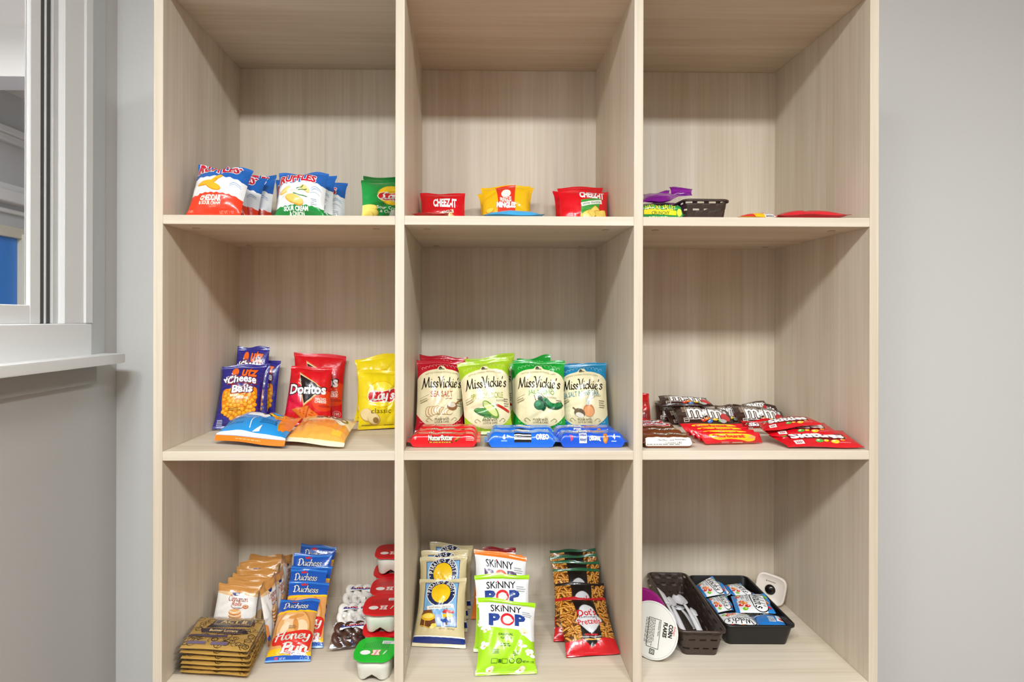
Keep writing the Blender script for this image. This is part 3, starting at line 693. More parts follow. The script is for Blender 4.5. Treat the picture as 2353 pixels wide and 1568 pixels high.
@design
def cheese_balls():
    A = 1.42; d = Art(A, '2f2a86', seal=.045, nu=22, nv=30)
    rg = random.Random(4)
    for k in range(14): y = .1+k*.1; d.line([(0, y), (.5, y+.04+.02*math.sin(k)), (1, y+.0)], .006, '4a46a4', sm=4)
    P = [(.20, .30), (.10, .55), (.12, .84), (.5, .80), (.86, .86), (.88, .5), (.80, .28), (.5, .16)]
    d.poly(smooth(P, 6, True), 'f08a12')
    pts = []
    for k in range(900):
        x, y = rg.uniform(.12, .88), rg.uniform(.2, .86)
        if all((x-a)**2+(y-b)**2 > .0052 for a, b in pts) and ((x-.5)/.40)**2+((y-.54)/.36)**2 < 1.02: pts.append((x, y))
    for x, y in pts: d.ell(x, y, .052, .047, 'd0700a', n=12); d.ell(x-.004, y+.006, .046, .041, 'f7ab1c', n=12); d.ell(x-.012, y+.016, .022, .018, 'fcc63e', n=8)
    d.text('utz', .66, 1.21, .34, 'f36a21', h=.18, bold=.035, shear=.1, rot=-.06, out=(('2a1c50', .03),)); d.ell(.33, 1.22, .08, .10, 'f36a21')
    d.text('Mini', .19, 1.10, .22, 'ffffff', h=.11, bold=.02, rot=.6)
    d.text('Cheese', .50, 1.03, .66, 'ffffff', h=.17, bold=.03, arc=.05, out=(('b0301c', .10), ('2a1c50', .06)))
    d.text('Balls', .54, .84, .46, 'ffffff', h=.16, bold=.03, rot=.03, out=(('b0301c', .10), ('2a1c50', .06)))
    d.text('BAKED', .38, .70, .20, 'fff3d0', h=.05, bold=.04, rot=.05); d.text('CHEDDAR', .54, .64, .32, 'fff3d0', h=.055, bold=.04, rot=-.03)
    d.small(.42, .40, .28, 2, .035, '8a5a12', 3); d.small(.14, .17, .14, 4, .03, 'd9dcf4', 8)
    return d
@design
def nacho():
    A = 1.36; d = Art(A, 'd8121f', seal=.045, nu=22, nv=30)
    d.ell(.22, .58, .30, .32, 'e21440'); d.ell(.85, .55, .25, .25, 'e8441f')
    tri = [(.26, 1.15), (.64, .95), (.82, .80), (.66, .70), (.42, .46), (.36, .70), (.30, .9)]
    d.poly([(.245, 1.20), (.68, .95), (.86, .80), (.43, .40), (.36, .66)], 'd99a54'); d.poly([(.255, 1.17), (.66, .945), (.83, .80), (.435, .435), (.37, .67)], 'f6dcae'); d.poly([(.265, 1.145), (.655, .94), (.80, .80), (.44, .465), (.38, .68)], '1b0f12')
    d.text('Doritos', .49, .80, .82, 'fafafa', h=.21, bold=.035, out=(('16090b', .07),))
    for (x, y, r, s) in ((.36, .24, .1, 1.0), (.62, .19, 1.25, .75)):
        q = rot2(np.array([(-.2*s, .13*s), (.22*s, .17*s), (.10*s, -.18*s)]), r)+np.array([x, y]); d.poly(list(map(tuple, q)), 'b04a0c')
        q2 = (q-q.mean(0))*.88+q.mean(0)+[-.005, .008]; d.poly(list(map(tuple, q2)), 'e8782a')
        for k in range(5): a = q2.mean(0)+rot2(np.array([.05*math.cos(k*2.1), .05*math.sin(k*1.7)])*s, r); d.ell(a[0], a[1], .022, .012, 'c2520f', n=8)
    d.text('NACHO', .80, .58, .22, 'fbeede', h=.055, bold=.03, shear=.1); d.text('CHEESE', .80, .515, .24, 'fbeede', h=.055, bold=.03, shear=.1)
    d.ring(.90, .14, .075, .06, .008, 'f0b0a0'); d.text('150', .90, .14, .09, 'f6d6cc', h=.05, bold=.02); d.ell(.87, .42, .12, .03, 'c8301a')
    return d
def panel_bag(base, kind):
    A = 1.34; d = Art(A, base, seal=.045, nu=22, nv=30)
    edge = {'red': 'f0b8ae', 'lime': 'dfe88a', 'green': 'aee0ae', 'blue': 'b8dcec'}[kind]
    # lace border and cream panel
    d.poly(smooth([(.0, .34), (-.05, .65), (.0, .96), (.10, 1.07), (.26, 1.125), (.40, 1.15), (.5, 1.22), (.60, 1.15), (.74, 1.125), (.90, 1.07), (1.0, .96), (1.05, .65), (1.0, .34), (.80, .15), (.5, .085), (.20, .15)], 6, True), 'efe4ba')
    for k in range(11):
        t = k/10; x = .12+.76*t; y = 1.10+.07*math.sin(PI*t)+(.03 if .35 < t < .65 else 0)*0
        d.ring(x, y+.06, .03, .025, .006, edge, a0=0, a1=PI*1.3, n=8)
        y2 = .23-.17*math.sin(PI*t); d.ring(.1+.8*t, y2-.03, .03, .022, .006, edge, a0=PI, a1=2.2*PI, n=8)
    d.ell(.5, 1.145, .085, .065, 'efe4ba'); d.poly([(.44, 1.13), (.44, 1.16), (.475, 1.19), (.51, 1.165), (.51, 1.13)], '6d6a52'); d.poly([(.51, 1.13), (.51, 1.16), (.56, 1.15), (.56, 1.13)], '8b8768'); d.poly([(.43, 1.158), (.475, 1.205), (.52, 1.165)], '3f3d30')
    d.text('KETTLE COOKED POTATO CHIPS', .5, 1.045, .68, '9c9068', h=.028, arc=.035)
    d.script('MissVickie\'s', .50, .885, .84, '241c14', h=.225, thick=1.35, thin=.45, slant=.05, fan=.0, rot=.0)
    d.small(.13, .57, .15, 2, .04, '9c9068', 5, rot=.3); d.line([(.05, .52), (.22, .58)], .006, '9c9068'); d.line([(.05, .60), (.22, .66)], .006, '9c9068'); d.small(.90, .56, .12, 4, .04, '8a8268', 9)
    d.script('made with', .52, .235, .30, '7a7050', h=.055, thick=.9, thin=.5); d.text('LOVE & CARE', .52, .18, .30, '7a7050', h=.034)
    for sx in (1, -1): d.line([(.52+sx*.20, .2), (.52+sx*.27, .245), (.52+sx*.32, .215), (.52+sx*.28, .19)], .008, '9c9068', sm=5)
    return d
@design
def kettle(kind):
    d = panel_bag({'red': 'bb1126', 'lime': 'a4c626', 'green': '12972f', 'blue': '1c86b4'}[kind], kind)
    if kind == 'red':
        d.text('SEA SALT', .50, .67, .48, 'b14a2c', h=.105, bold=.0); d.small(.66, .575, .14, 1, .03, 'b98a72', 2)
        for k in range(9): x = .24+k*.055; y = .38-.02*abs(k-3)*.4; d.ell(x, y, .075, .095-.006*k, 'b08a52', rot=.25, n=16); d.ell(x+.006, y, .068, .086-.006*k, 'f2e2b6', rot=.25, n=16)
        d.ell(.73, .44, .11, .075, '8a5a34'); d.ell(.72, .465, .085, .045, 'd9cdb8'); d.line([(.80, .48), (.94, .58)], .03, '9a6a3c')
    if kind == 'lime':
        d.text('SPICY DILL PICKLE', .50, .64, .66, '9aa432', h=.10); d.text('FLAVORED', .78, .545, .2, '9c9068', h=.035)
        d.ell(.38, .36, .19, .07, '2f6b34', rot=-.3); d.ell(.37, .375, .16, .045, '4f8d48', rot=-.3); d.ell(.55, .40, .21, .085, '6a9a2c', rot=-.75); d.ell(.54, .41, .185, .062, 'd4de8e', rot=-.75)
        d.line([(.68, .47), (.80, .42), (.93, .36)], .045, 'c8281c', sm=4); d.line([(.66, .5), (.69, .46)], .016, '5b8a34')
        for k in range(5): d.line([(.42, .30), (.36+k*.06, .22+.01*k)], .012, '4f8d48')
    if kind == 'green':
        d.text('JALAPENO', .55, .69, .52, '4c9a34', h=.105); d.line([(.705, .765), (.735, .78), (.765, .765)], .012, '4c9a34', sm=4); d.text('FLAVORED', .76, .61, .18, '9c9068', h=.03)
        d.line([(.52, .60), (.60, .50), (.58, .42)], .10, '0c4d2a', sm=5); d.ell(.50, .47, .10, .085, '10633a'); d.ell(.48, .49, .06, .045, '2f8f5c', rot=.4)
        d.line([(.62, .56), (.72, .47), (.84, .46), (.92, .50)], .115, '0c5a30', sm=5); d.line([(.62, .57), (.72, .49), (.84, .48), (.91, .51)], .065, '1c8a4a', sm=5); d.line([(.62, .60), (.55, .67)], .02, '6d7a2c'); d.line([(.44, .55), (.41, .64)], .018, '6d5a2c')
    if kind == 'blue':
        d.text('SEA SALT & VINEGAR', .44, .70, .82, '2f8296', h=.10, rot=.06); d.text('FLAVORED', .80, .66, .16, '9c9068', h=.03, rot=.05)
        d.ell(.62, .39, .12, .12, 'c8794a'); d.ell(.62, .37, .105, .095, 'e9a26a'); d.poly([(.585, .48), (.66, .48), (.69, .62), (.56, .62)], 'cfd2c4'); d.line([(.62, .62), (.66, .68)], .03, 'c9a25c'); d.line([(.69, .6), (.76, .64)], .012, 'b8bfae')
        d.ell(.42, .34, .12, .08, '6b563c', rot=-.2); d.ell(.42, .30, .09, .045, 'e8e2d2', rot=-.2); d.line([(.33, .40), (.28, .44)], .03, '6b563c')
    d.small(.3, .045, .4, 1, .03, 'dfe8c0', 5)
    return d
@design
def puffs():   # orange and blue cheese puffs, lying
    A = .80; d = Art(A, '1f8fd6', top='f07f1a', bot='f07f1a', seal=.06)
    d.band(const(.05), wav(.075, .006, 1), 'f6f3ec'); d.poly([(0, .50), (.14, .60), (.3, .64), (.5, .62), (.62, .55), (.66, .62), (.8, .60), (.86, .2), (.93, .15), (1, .3), (1, .8), (0, .8)], 'f07f1a')
    d.poly(smooth([(.30, .44), (.38, .56), (.55, .52), (.66, .48), (.60, .40), (.46, .42)], 5, True), 'f4f4f2'); d.ell(.16, .52, .10, .05, 'f4f4f2')
    d.line([(.60, .56), (.70, .49), (.84, .52)], .06, '241a10', sm=4); d.line([(.60, .57), (.70, .50), (.84, .53)], .03, 'f7c21c', sm=4)
    d.line([(.25, .68), (.40, .72), (.55, .66), (.72, .72), (.9, .68)], .10, '241a10', sm=5); d.line([(.25, .69), (.40, .73), (.55, .67), (.72, .73), (.9, .69)], .055, 'f7b51c', sm=5)
    d.line([(.70, .50), (.75, .44), (.80, .44)], .05, 'f0961c', sm=4); d.line([(.90, .34), (.86, .26), (.88, .16)], .035, 'f0961c', sm=4); d.line([(.84, .40), (.80, .33), (.82, .22)], .02, '0f5f9e', sm=4)
    d.small(.2, .36, .26, 2, .045, '0e5f9c', 3); d.text('NET WT. 7/8 OZ', .2, .20, .28, '0e5f9c', h=.04); d.small(.72, .30, .28, 3, .04, '0e5f9c', 4); d.line([(.47, .12), (.45, .28), (.50, .38)], .012, 'f4f4f2', sm=5); d.poly([(.52, .08), (.62, .09), (.64, .18)], 'f4f4f2')
    d.small(.5, .02, .4, 1, .02, 'f8b26a', 5)
    return d
@design
def baked():
    A = .78; d = Art(A, 'f3d9a8', top='f39a35', bot='f6e7c8', seal=.055)
    d.band(const(.06), wav(.40, .05, .8, .5, -.12), 'f2932c'); d.band(const(.05), wav(.24, .04, .7, .4, -.1), 'f5a847')
    d.poly(smooth([(.18, .40), (.25, .60), (.42, .68), (.50, .58), (.44, .46), (.30, .44)], 5, True), 'f0a21c'); d.poly(smooth([(.60, .52), (.70, .42), (.84, .36), (.90, .44), (.76, .50), (.70, .58)], 5, True), 'f6f2ea')
    d.text('BAKED', .64, .53, .56, '54361c', h=.13, bold=.05, fan=.1); d.small(.38, .30, .5, 1, .04, 'c9701a', 3); d.ring(.12, .33, .03, .05, .01, 'c98a3a'); d.small(.78, .48, .16, 3, .04, 'd9b98a', 7)
    d.band(const(.10), const(.20), 'f8c33c', .76, .92)
    return d
def band_pack(base, A, **k):
    return Art(A, base, seal=0, nu=26, nv=12, useal=.05, **k)
@design
def peanut_cookie():
    d = band_pack('d90f1c', .34); f = .20   # front face 0..f, top f..A
    d.text('NutterButter', .46, .115, .33, 'fff6d8', h=.065, bold=.03, shear=0, out=(('3a1408', .07),)); d.rect(.30, .05, .62, .068, '3a1408', part='lettering'); d.small(.46, .052, .30, 1, .02, 'f0a030', 2, fill=.7)
    d.line([(.66, .08), (.72, .125)], .04, '8a4a1c'); d.line([(.66, .09), (.71, .13)], .022, 'c47a34'); d.poly([(.10, .13), (.135, .135), (.13, .10), (.112, .088)], 'f59aa0'); d.small(.87, .12, .13, 3, .02, 'f8b8a8', 4)
    d.text('NutterButter', .46, .27, .33, 'fff6d8', h=.06, bold=.03, out=(('3a1408', .06),)); d.ell(.18, .275, .06, .015, 'f08a4a'); d.ell(.72, .285, .08, .02, 'f08a4a'); d.small(.87, .28, .12, 2, .02, 'f8b8a8', 4)
    return d
@design
def sandwich_cookie():
    d = band_pack('1668d8', .36)
    d.band(const(.20), const(.36), '2f8fe6'); d.rect(.40, .055, .63, .165, '1a1a1c'); d.rect(.40, .085, .63, .105, 'f2f2f2'); d.rect(.40, .128, .63, .142, 'f2f2f2')
    d.text('OREO', .78, .115, .17, 'ffffff', h=.055, bold=.06, rot=.03, out=(('123c8c', .05),)); d.text('6', .265, .115, .03, 'd8ecff', h=.05, bold=.06); d.small(.265, .065, .08, 1, .02, 'a8d0f8', 2, fill=.6)
    d.poly([(.30, .14), (.385, .115), (.385, .105), (.30, .12)], 'cfe6fb'); d.ell(.5, .275, .12, .05, 'f4f6f8'); d.ell(.5, .275, .10, .035, '1c1c1e'); d.text('OREO', .5, .275, .16, 'ffffff', h=.05, bold=.05); d.ell(.28, .29, .06, .012, '9cccf6'); d.ell(.78, .31, .09, .01, '9cccf6'); d.small(.05, .1, .04, 3, .03, 'c8d8ec', 6)
    return d
@design
def choc_chip():
    d = band_pack('1553cc', .36)
    d.band(const(.21), const(.36), '2b74dd'); d.text('chips', .33, .305, .24, 'ffffff', h=.06, bold=.05, fan=.2, out=(('b8c6dc', .05),)); d.text('Ahoy!', .36, .25, .26, 'ffffff', h=.06, bold=.05, fan=.2, out=(('3a3a48', .05),)); d.poly([(.5, .33), (.54, .33), (.53, .26), (.49, .25)], 'd8402c')
    d.ell(.62, .28, .08, .04, 'b5702a'); d.ell(.62, .287, .07, .032, 'd9953e'); 
    for x, y in ((.59, .28), (.63, .30), (.66, .275)): d.ell(x, y, .012, .008, '4a2a14', n=8)
    d.small(.13, .28, .08, 3, .025, 'd4e0f4', 5); d.poly([(.18, .135), (.235, .125), (.225, .085), (.20, .065)], 'e0486a')
    d.rect(.315, .045, .42, .16, 'f2f4fa'); d.text('chips', .367, .13, .09, '2c3f8a', h=.035, bold=.05); d.text('Ahoy!', .367, .08, .09, '2c3f8a', h=.04, bold=.05); d.text('ORIGINAL', .535, .09, .16, 'f6faff', h=.045, bold=.05, arc=.01, out=(('0c2f80', .06),))
    d.ell(.68, .10, .035, .06, 'c67a2a'); d.ell(.675, .08, .02, .02, 'e0a050'); d.ell(.685, .12, .01, .012, '4a2a14'); d.text('4', .80, .115, .03, 'ffffff', h=.05, bold=.05); d.small(.80, .06, .07, 1, .02, 'b8d4f8', 2, fill=.6)
    return d
@design
def candy_bar(kind):
    d = band_pack({'milky': '6a3518', 'snick': '5a2c16', 'twix': 'b0722e'}[kind], .30, rough=.22)
    if kind == 'milky':
        d.rect(.08, .02, .94, .125, 'eee8de'); d.text('Nutrition Facts', .46, .095, .30, '2a2420', h=.024, bold=.02); d.small(.76, .09, .26, 1, .02, '5a5048', 3); d.text('Calories 240', .6, .06, .3, '2a2420', h=.022); d.small(.5, .035, .8, 1, .015, '5a5048', 4)
        d.text('Milky Way', .55, .225, .52, 'f4f8ee', h=.075, bold=.04, shear=.2, out=(('1f5a2c', .06),)); d.ell(.83, .2, .08, .02, 'd09a5a')
    elif kind == 'snick':
        d.rect(.12, .175, .84, .29, 'f6f4f0', rot=-.01); d.rect(.13, .18, .83, .285, 'c01a24', rot=-.01); d.text('SNICKERS', .46, .235, .64, 'ffffff', h=.065, bold=.05, shear=.2, out=(('23307a', .06),)); d.band(const(.02), const(.11), 'a4622c')
    else: d.text('TWIX', .4, .22, .3, 'd4141c', h=.08, bold=.06, out=(('f8e8b0', .05),)); d.band(const(.02), const(.12), 'c98a3a')
    return d
@design
def choc_candy():
    A = .62; d = Art(A, '38201a', seal=0, nu=26, nv=16, useal=.045)
    for st, x, w in (('m', .32, .24), ('&', .52, .13), ('m', .70, .24)): 
        d.text(st, x, .31 if st == 'm' else .33, w, 'ffffff', h=.27 if st == 'm' else .2, bold=.02, out=(('f4efe8', .075), ('38201a', .05)))
    d.text("'s", .875, .42, .08, 'ffffff', h=.15, bold=.03)
    d.script('milk chocolate', .28, .50, .34, 'd9c4a4', h=.07, thick=.9, thin=.5)
    for x, y, c in ((.45, .10, 'd23424'), (.56, .07, '3f76c4'), (.66, .12, 'f2cc1c'), (.76, .09, '4ea63c'), (.52, .14, 'e8812a')): d.ell(x, y, .05, .035, c, rot=.3); d.ell(x-.01, y+.01, .02, .01, 'f8f0e0', rot=.3, n=8)
    d.ell(.86, .20, .085, .13, 'c81a28'); d.ell(.80, .08, .06, .05, 'b8b4b0'); d.rect(.10, .06, .19, .17, 'e8e2d8', part='lettering'); d.rect(.11, .07, .18, .16, '38201a', part='lettering'); d.text('230', .145, .12, .055, 'f2ece2', h=.03, bold=.03); d.small(.15, .46, .1, 4, .04, 'c8b49c', 3)
    return d
@design
def fruit_candy():
    A = .58; d = Art(A, 'c80d1c', seal=0, nu=26, nv=16, useal=.05)
    d.line([(.08, .42), (.2, .44), (.34, .30), (.5, .20), (.66, .17), (.82, .22)], .10, '9c0a18', sm=5)
    for x, y, c, r in ((.13, .40, '3f9c34', .05), (.22, .36, '7a2a86', .04), (.09, .31, 'd8304a', .045), (.24, .27, '4aa83c', .05), (.46, .12, '4aa83c', .055), (.55, .12, 'f0c81c', .035), (.66, .10, 'f5c628', .06), (.78, .14, 'f08a1c', .035), (.84, .22, '6cae38', .035)): d.ell(x, y, r, r*.75, c, rot=.4); d.ell(x-.012, y+.012, r*.4, r*.25, 'fff2d8', rot=.4, n=8)
    d.text('Skittles', .50, .32, .68, 'ffffff', h=.20, bold=.05, shear=.15, rot=-.05, out=(('5a0a18', .09),)); d.rect(.12, .05, .24, .15, 'f6e8e4', part='lettering'); d.text('250', .18, .105, .08, '8c1020', h=.045, bold=.03); d.small(.18, .075, .08, 1, .02, '8c1020', 3); d.small(.80, .07, .2, 1, .025, 'f0929a', 4)
    return d
@design
def chews():
    d = Art(.34, 'd41420', seal=0, nu=26, nv=12, useal=.05)
    d.poly(smooth([(.16, .20), (.18, .28), (.5, .31), (.78, .29), (.88, .22), (.86, .10), (.74, .06), (.62, .12), (.44, .15), (.28, .12), (.2, .15)], 5, True), 'f6c01c')
    d.text('Starburst', .46, .235, .50, 'dd2a1c', h=.085, bold=.05, fan=.15, out=(('f89a1c', .05),)); d.small(.36, .155, .2, 1, .02, 'b07818', 3); d.ell(.84, .2, .06, .045, 'f0a06a'); d.small(.35, .06, .14, 3, .018, 'f4b0a8', 5); d.rect(.46, .03, .64, .05, 'e8dcb0')
    return d
@design
def cinnamon():
    A = 1.12; d = Art(A, 'e6e1da', top='c98e4c', bot='ddb88a', seal=.05)
    d.band(wav(.94, .015, 1.5), const(1.12), 'c48a48'); d.band(wav(.90, .015, 1.5, .2), wav(.95, .015, 1.5), 'dfb98a'); d.poly([(.80, 0), (.84, .3), (.92, .45), (1, .5), (1, 0)], 'dcb88a'); d.poly([(0, 0), (.14, .0), (.10, .35), (0, .42)], 'e08a44')
    d.ell(.48, .95, .10, .06, '1f2f6c', a0=PI, a1=2*PI); d.script('Cinnamon', .56, .84, .46, 'b0481c', h=.115, thick=1.2, thin=.6); d.text('Rolls', .54, .735, .24, 'b0481c', h=.08, bold=.02, shear=.25); d.text('COOKIES', .56, .655, .16, '5f7f94', h=.03, bold=.02)
    d.ring(.56, .72, .16, .09, .012, 'b0481c', a0=3.5, a1=5.9); d.ell(.76, .68, .07, .045, 'c8743c'); d.ring(.76, .69, .04, .024, .01, 'f4e6d2')
    for k in range(5): d.ell(.58-.015*k, .30+.065*k, .15, .065, 'b86a2c'); d.ell(.58-.015*k, .315+.065*k, .145, .055, 'e6b070'); d.line([(.46-.015*k, .32+.065*k), (.56-.015*k, .29+.065*k), (.70-.015*k, .33+.065*k)], .014, 'faf0e2', sm=4)
    d.ell(.50, .12, .19, .13, 'b8621c'); d.ell(.50, .13, .17, .11, 'e2a258')
    for k in range(4): d.line([(.34+.05*k, .05+.02*k), (.44+.06*k, .14), (.5+.05*k, .23)], .016, 'fbf3e6', sm=4)
    d.small(.82, .20, .12, 2, .03, 'a08a70', 3); d.ell(.08, .14, .07, .05, '3a56a4')
    return d
@design
def honey_bun():
    A = 2.0; d = Art(A, 'd99a5a', top='1f58b4', bot='1f58b4', seal=.035, nu=20, nv=38, rough=.2)
    d.ell(.5, .95, .44, .62, 'c9843e'); d.ell(.49, .97, .40, .56, 'e3aa6a'); d.ell(.42, 1.15, .18, .22, 'eec49a'); d.ell(.70, .95, .16, .24, 'f0cca4'); d.ell(.30, .92, .10, .20, 'f1d3b0', rot=-.3); d.ell(.54, 1.30, .20, .07, 'd2904c', rot=.3); d.ell(.56, 1.02, .07, .22, 'cf8c48', rot=.2); d.ell(.27, 1.28, .10, .06, 'f3dcc0', rot=.5)
    d.small(.5, .98, .2, 3, .04, '5c4030', 3)
    d.band(const(1.52), const(2.0), '1d54b0'); d.band(wav(1.47, .02, .5, .4, .12), wav(1.53, .02, .5, .4, .12), 'f5c21c'); d.band(const(1.90), const(1.97), '2f78cc')
    d.script('Duchess', .45, 1.72, .62, '0e2050', h=.22, thick=2.4, thin=1.6, rot=-.03); d.script('Duchess', .45, 1.72, .62, 'f6f8fc', h=.22, thick=1.35, thin=.6, rot=-.03)
    d.poly([(.33, 1.83), (.30, 1.90), (.36, 1.87), (.39, 1.93), (.43, 1.87), (.48, 1.91), (.46, 1.83)], 'd8302c')
    d.band(const(0), const(.17), '1f58b4'); d.band(const(.15), wav(.30, .02, .5, 0, -.06), 'f5b81c'); d.poly(smooth([(.08, .44), (.10, .70), (.5, .80), (.95, .86), (.97, .50), (.90, .26), (.6, .18), (.36, .22), (.30, .40)], 5, True), 'd32a20')
    d.script('Honey', .53, .66, .80, 'fbf2e4', h=.34, thick=1.5, thin=.7, slant=.15, rot=.10, out=(('a01410', .25),)); d.script('Bun', .62, .36, .62, 'fbf2e4', h=.26, thick=1.6, thin=.8, slant=.15, rot=.06, out=(('a01410', .25),)); d.text('Glazed', .72, .20, .34, 'ffffff', h=.10, bold=.04, shear=.2, out=(('123c8a', .04),))
    d.text('NET WT.', .38, .085, .14, 'd8e8fa', h=.04); d.ring(.80, .08, .03, .03, .008, 'a8c8f0'); d.ring(.90, .08, .03, .03, .008, 'a8c8f0'); d.rect(.20, .06, .27, .12, 'c0466a', part='lettering'); d.band(const(0), const(.05), '7fb0e4')
    return d
@design
def popcorn_sleeve():
    A = .78; d = Art(A, 'd4aa58', seal=0, nu=24, nv=18, rough=.32)
    rg = random.Random(9)
    for k in range(90):
        x, y = rg.uniform(.03, .97), rg.uniform(.05, .75)
        if .22 < x < .80 and .30 < y < .72: continue
        r = rg.uniform(.035, .065); d.ring(x, y, r, r*.8, .007, '41301c', a0=rg.uniform(0, 6), a1=rg.uniform(9, 12), n=10)
    P = [(.20, .46), (.26, .60), (.28, .70), (.86, .72), (.90, .60), (.84, .52)]
    d.poly(P, '2b2036'); d.poly([(.29, .555), (.30, .70), (.84, .715), (.85, .565)], 'c9a458'); d.poly([(.30, .565), (.31, .69), (.83, .705), (.84, .575)], '2b2036')
    for k in range(15): d.rect(.325+k*.034, .675, .343+k*.034, .688, 'c9a458'); d.rect(.32+k*.034, .578, .338+k*.034, .591, 'c9a458')
    d.text('ACT II', .57, .635, .38, 'e6c67c', h=.075, bold=.05); d.poly([(.18, .34), (.14, .44), (.80, .47), (.88, .36), (.70, .31)], '2b2036')
    for k in range(18): d.rect(.18+k*.036, .445, .194+k*.036, .457, 'b8965a'); d.rect(.2+k*.034, .335, .214+k*.034, .345, 'b8965a')
    d.text('Butter Lovers', .50, .395, .42, 'e8cc90', h=.055, bold=.02)
    d.band(wav(.235, .012, 2), wav(.29, .01, 1.5, .2), '4a3c56', .02, .60); d.band(wav(.07, .006, 1.5), wav(.13, .008, 1.5), '8a7a9c', .06, .34); d.band(wav(.075, .006, 1.5), wav(.135, .008, 1.5), '8a7a9c', .42, .66)
    return d
@design
def pirate():
    A = 1.46; d = Art(A, 'd3c294', top='d9cba2', bot='d9cba2', seal=.045, nu=22, nv=30)
    d.poly([(.14, .38), (.14, 1.36), (.86, 1.36), (.86, .38)], '2f4f86'); d.poly([(.155, .39), (.155, 1.345), (.845, 1.345), (.845, .39)], '7fb2dc'); d.band(const(.40), wav(.60, .03, .6), 'a9bce0', .155, .845)
    d.ell(.50, 1.12, .32, .33, 'f2efe2'); d.ell(.50, 1.12, .305, .315, '172656'); d.ell(.50, 1.10, .205, .225, 'f3c417')
    for k, ch in enumerate("PIRATE'S BOOTY"):
        a = PI*.97-k*(PI*.94)/13
        if ch != ' ': d.text(ch, .50+.255*math.cos(a), 1.115+.265*math.sin(a), .014 if ch in "'I" else .05, 'f4f0e0', h=.085 if ch != "'" else .03, bold=.02, rot=a-PI/2)
    d.ell(.225, 1.06, .012, .012, 'f4f0e0'); d.ell(.775, 1.06, .012, .012, 'f4f0e0')
    d.poly([(.24, .72), (.22, .80), (.5, .835), (.78, .86), (.80, .78), (.5, .745)], 'f3f1ea'); d.script('aged white cheddar', .51, .79, .46, '33415c', h=.05, rot=.06, thick=.9, thin=.5)
    # chest of gold and signpost
    d.poly([(.10, .40), (.12, .56), (.40, .60), (.44, .44), (.34, .34)], '6a3a1c'); d.poly([(.12, .62), (.16, .72), (.34, .72), (.38, .60)], '7c4824'); d.ell(.27, .575, .15, .08, 'e8b41e'); d.ell(.27, .59, .12, .05, 'f6d95a'); d.line([(.10, .41), (.34, .35), (.44, .45)], .015, 'e0b030'); d.line([(.20, .38), (.21, .55)], .015, 'e0b030'); d.ell(.40, .40, .06, .04, 'f0cf50'); d.ell(.36, .36, .04, .03, 'f6e08a')
    d.rect(.64, .42, .675, .76, '7a4a2a'); d.poly([(.56, .68), (.60, .73), (.80, .71), (.80, .66), (.60, .66)], 'c8302c'); d.poly([(.56, .58), (.57, .64), (.75, .65), (.79, .61), (.75, .58)], 'f2c41c'); d.poly([(.53, .51), (.57, .55), (.78, .53), (.78, .47), (.57, .47)], '24509c')
    d.text('NET WT. 1 OZ (28 g)', .66, .34, .30, '8a7c54', h=.04); d.band(const(.075), wav(.20, .014, .6, .4, 0, .02), 'f0ece0'); d.band(const(.075), wav(.175, .014, .6, .4, 0, .02), '172f7a'); d.small(.7, 1.40, .3, 1, .02, '8a7c54', 3)
    return d
@design
def skinny(flav):
    A = 1.52; c = {'orig': 'a6dc22', 'ched': 'f0812a', 'deep': '8c1c22'}[flav]; d = Art(A, 'f0f1f2', top=c, bot=c, seal=.045, nu=22, nv=32)
    d.band(const(0), wav(.86, .02, .5, .5, -.10), c); d.band(const(1.41), const(1.52), c); d.poly([(.70, .80), (.80, .95), (1, 1.0), (1, .66), (.93, .62)], 'eef0f0')
    d.text('SKiNNY', .47, 1.27, .54, '1c1c22', h=.15, bold=.012); d.ell(.415, 1.345, .014, .016, 'd8302c')
    p, o = (('1f3f8c', 'd6202c') if flav == 'orig' else ('5a3f6a', 'f0603a'))
    d.text('P', .26, 1.03, .155, p, h=.22, bold=.06); d.text('P', .72, 1.03, .155, p, h=.22, bold=.06); d.ell(.49, 1.03, .125, .135, o); d.ell(.49, 1.02, .082, .088, 'f4efe0')
    for x, y in ((.45, 1.05), (.52, 1.06), (.50, .98), (.55, 1.01)): d.ell(x, y, .04, .035, 'fbf8ee'); d.ell(x+.01, y-.01, .02, .015, 'e4d8b8', n=8)
    d.small(.85, 1.22, .18, 3, .045, '9a9ca0', 3)
    rg = random.Random(2)
    for x, y in ((.12, .84), (.80, .80), (.10, .52), (.76, .55), (.90, .38), (.22, .10), (.72, .10)):
        for k in range(6): d.ell(x+rg.uniform(-.05, .05), y+rg.uniform(-.05, .05), rg.uniform(.03, .05), rg.uniform(.025, .045), rg.choice(('f6f2e6', 'e9e0c6', 'fbfaf4')), n=12)
        d.ell(x, y-.02, .02, .012, 'd9a83c', n=8)
    dk = '3f6a14' if flav == 'orig' else '7a3a10'
    d.text('ORIGINAL', .46, .72, .26, dk, h=.045, bold=.02); d.text('POPCORN', .47, .65, .20, dk, h=.045, bold=.01); d.small(.45, .53, .28, 2, .035, dk, 4); d.small(.30, .42, .12, 3, .03, dk, 5); d.small(.66, .39, .12, 3, .03, dk, 6)
    for x in (.28, .46): d.rect(x-.05, .19, x+.05, .27, dk, part='lettering'); d.rect(x-.042, .198, x+.042, .262, c, part='lettering')
    for x in (.58, .70): d.ring(x, .23, .042, .04, .012, dk, part='lettering')
    d.text('U', .70, .23, .035, dk, h=.04, bold=.03); d.rect(.345, .20, .40, .26, dk, part='lettering'); d.text('NET WT. 1 OZ', .86, .215, .2, dk, h=.035, bold=.02)
    return d
